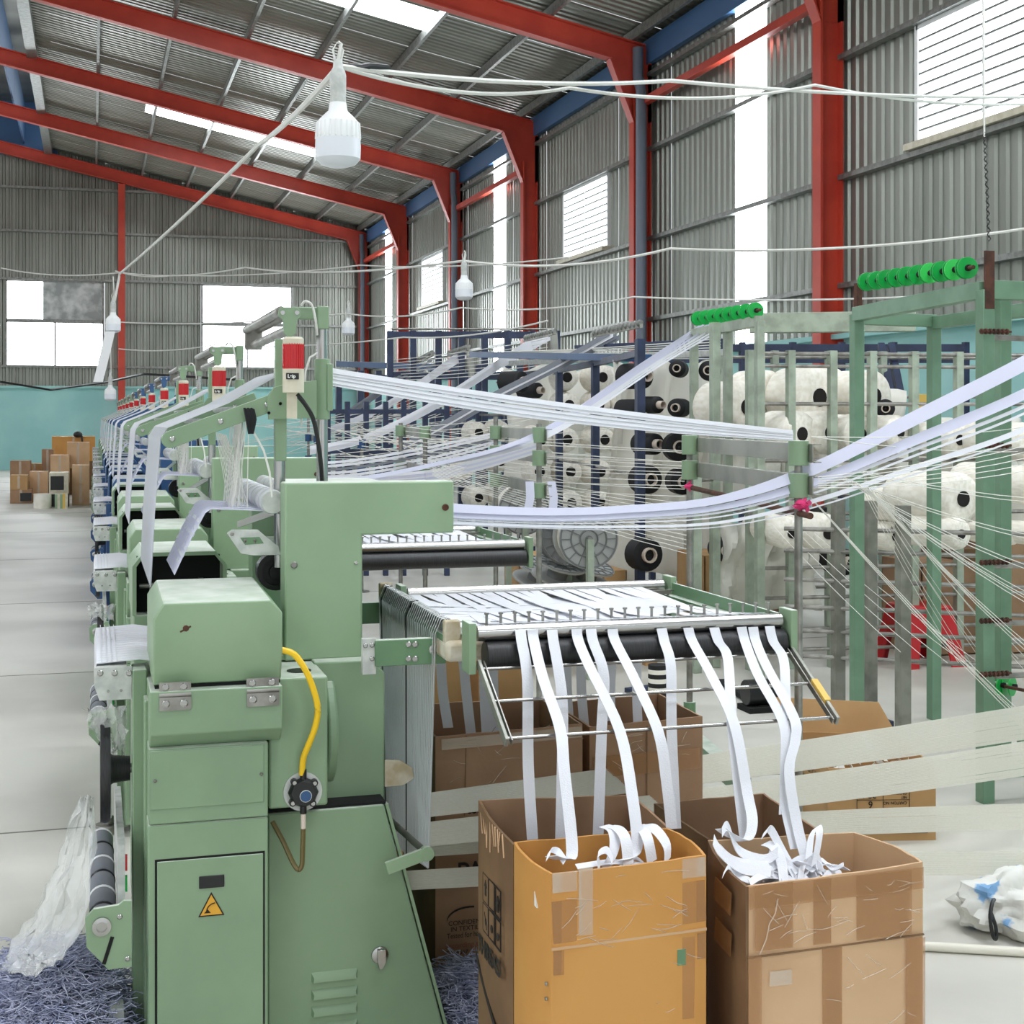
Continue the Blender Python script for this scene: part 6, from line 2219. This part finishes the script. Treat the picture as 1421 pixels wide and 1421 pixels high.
film([((112, 1105, 3.6), (132, 1105, 3.58)), ((85, 1180, 3.6), (130, 1190, 3.5)), ((50, 1260, 3.6), (120, 1265, 3.45)), ((10, 1320, 3.6), (85, 1330, 3.4)), ((2, 1345, 3.6), (50, 1352, 3.36))], 'clear plastic film trailing from the hand wheel down to the yarn waste', 4)
film([((117, 980, 3.7), (176, 978, 3.66)), ((125, 1010, 3.7), (176, 1012, 3.66)), ((150, 1042, 3.7), (172, 1046, 3.66))], 'clear plastic bag hanging under the white three bolt plate', 5)
film([((120, 838, 5.9), (160, 838, 5.85)), ((124, 855, 5.9), (158, 862, 5.85))], 'clear plastic bag hanging on the aisle side of the second loom', 6)

# far goods by the end wall
def far_box(u0, u1, vt, vb, zc, mt, lab, d=.5, tape_=True):
    a, b_ = pt(u0, vb, zc), pt(u1, vb, zc)
    z1 = pt(u0, vt, zc).z
    z0 = max(0, a.z)
    c = carton([(a.x, a.y), (b_.x, b_.y), (b_.x, b_.y + d), (a.x, a.y + d)], z0, z1, mt, lab, t=.01)
    MB().prism([(a.x, a.y), (b_.x, b_.y), (b_.x, b_.y + d), (a.x, a.y + d)], 'z', z1 - .004, z1 + .004).build('flap', mt, c)
    if tape_:
        mid = (a + b_) / 2
        strip(c, (mid.x, mid.y, z1), (mid.x, mid.y, z0 + (z1 - z0) * .1), .05, 'ptapec', off=.006)
    return c


FZ = 26.0
fl_v = 578 + 3200 / FZ
far = [
    (100, 124, 646, 673, 26.0, 'cardt', 'upper carton of the pair beside the loom row end', .5), (100, 124, 673, 701, 26.0, 'cardt', 'lower carton of the pair beside the loom row end', .5),
    (41, 66, 655, 687, 27.0, 'cardt', 'strapped carton left of the black fronted crate', .5), (41, 66, 687, 697, 27.0, 'card', 'flat carton under the strapped carton', .5),
    (14, 38, 660, 680, 26.5, 'cardg', 'kraft carton on the dark fronted crate at the edge', .5), (14, 44, 680, 706, 26.5, 'card', 'dark fronted crate at the edge of the pile', .5),
    (70, 96, 632, 670, 29, 'cardt', 'crumpled carton behind the black fronted crate', .6), (93, 124, 614, 650, 29.5, 'cardt', 'carton with shiny tape high in the pile', .6),
    (58, 74, 624, 668, 30, 'card', 'narrow dark carton standing in the pile', .5), (72, 132, 606, 640, 31.5, 'cardo', 'long orange carton topmost of the pile', .8),
    (14, 42, 640, 668, 29.5, 'card', 'carton with open lid at the back edge', .6), (38, 58, 644, 670, 30.5, 'cardg', 'carton with open white flap behind the strapped one', .6)]
for (u0, u1, vt, vb, zc, mt, lab, d) in far:
    # stand every stack on the floor: what is below is carried by a plain carton
    a = pt(u0, vb, zc)
    far_box(u0, u1, vt, vb if a.z > .03 else 578 + 3200 / zc, zc, mt, lab, d)
    if a.z > .05 and lab.split()[0] not in ('upper', 'strapped', 'kraft'):
        far_box(u0, u1, vb, 578 + 3200 / zc, zc + .02, 'cardd', lab.replace('topmost', 'base').replace('high', 'lower').split(' in the pile')[0].replace('carton', 'support carton under the carton', 1), d, False)
# black fronted crate, black front and two rolls
def far_crate(u0, u1, vt, vb, zc, k0, k1, lab):
    a, b_ = pt(u0, vb, zc), pt(u1, vb, zc)
    z0, z1 = max(0, a.z), pt(u0, vt, zc).z
    r = root('black_screened_crate', (a.x, a.y, z0), lab, 'crate')
    MB().box(a.x, b_.x, a.y, a.y + .5, z0, z1).build('casing', 'cream', r, .01)
    w, h = b_.x - a.x, z1 - z0
    MB().box(a.x + w * k0, a.x + w * k1, a.y - .012, a.y + .01, z0 + h * .2, z1 - h * .16).build('dark_front', 'black', r, .006)
    return r


far_crate(68, 95, 656, 686, 25.5, .08, .76, 'pale cabinet with square black front standing on the small dark stand')
dd = pt(68, 686, 25.5)
tag(MB().box(dd.x, dd.x + .34, dd.y, dd.y + .4, 0, dd.z).build('dark_stand', 'black', bevel=.01), 'small dark stand under the black fronted cabinet', 'stand')
dd = pt(28, 684, 26.4)
tag(MB().box(dd.x, dd.x + .2, dd.y - .03, dd.y, .05, dd.z).build('leaning_board', 'black', bevel=.005), 'black panel leaning on the dark crate at the edge', 'panel')
for u0, u1, mt, lab in ((46, 71, 'bob', 'white cylindrical yarn drum on the floor by the cartons'), (76, 94, 'cream', 'green and yellow striped drum on the floor by the cabinet')):
    a, b_ = pt(u0, 706, 25), pt(u1, 706, 25)
    rr_ = (b_.x - a.x) / 2
    cx_, cy_ = (a.x + b_.x) / 2, a.y + rr_
    r = root('yarn_drum', (cx_, cy_, 0), lab, 'drum')
    h = pt(u0, 686, 25).z
    if mt == 'bob':
        MB().lathe([(rr_ * .3, 0), (rr_, 0), (rr_, h), (rr_ * .3, h)], (cx_, cy_, 0), 'z', 24).build('yarn', mt, r)
    else:
        for q in range(5):
            MB().box(a.x + (b_.x - a.x) * q / 5, a.x + (b_.x - a.x) * (q + 1) / 5, a.y, a.y + .3, 0, h).build('stripe', ('green2', 'cream', 'green2', 'ytape', 'cream')[q], r)
b = MB()
hc_ = pt(108, 603, 31.4)
b.ball(hc_, .1, .1, .07)
b.bar(hc_ + Vector((.08, 0, -.03)), hc_ + Vector((.1, 0, -.25)), .04)
tag(b.build('helmet', 'black'), 'dark rounded cap lying on top of the orange carton', 'cap')
# paper notices hanging below the slim red post bulb
b = MB().ribbon([pt(153, 460, 13.9), pt(146, 490, 13.9), pt(136, 530, 13.9)], (.09, 0, 0), .002)
tag(b.build('hanging_strip', 'lampw'), 'white ribbon strip hanging beside the low bulb lamp', 'ribbon')
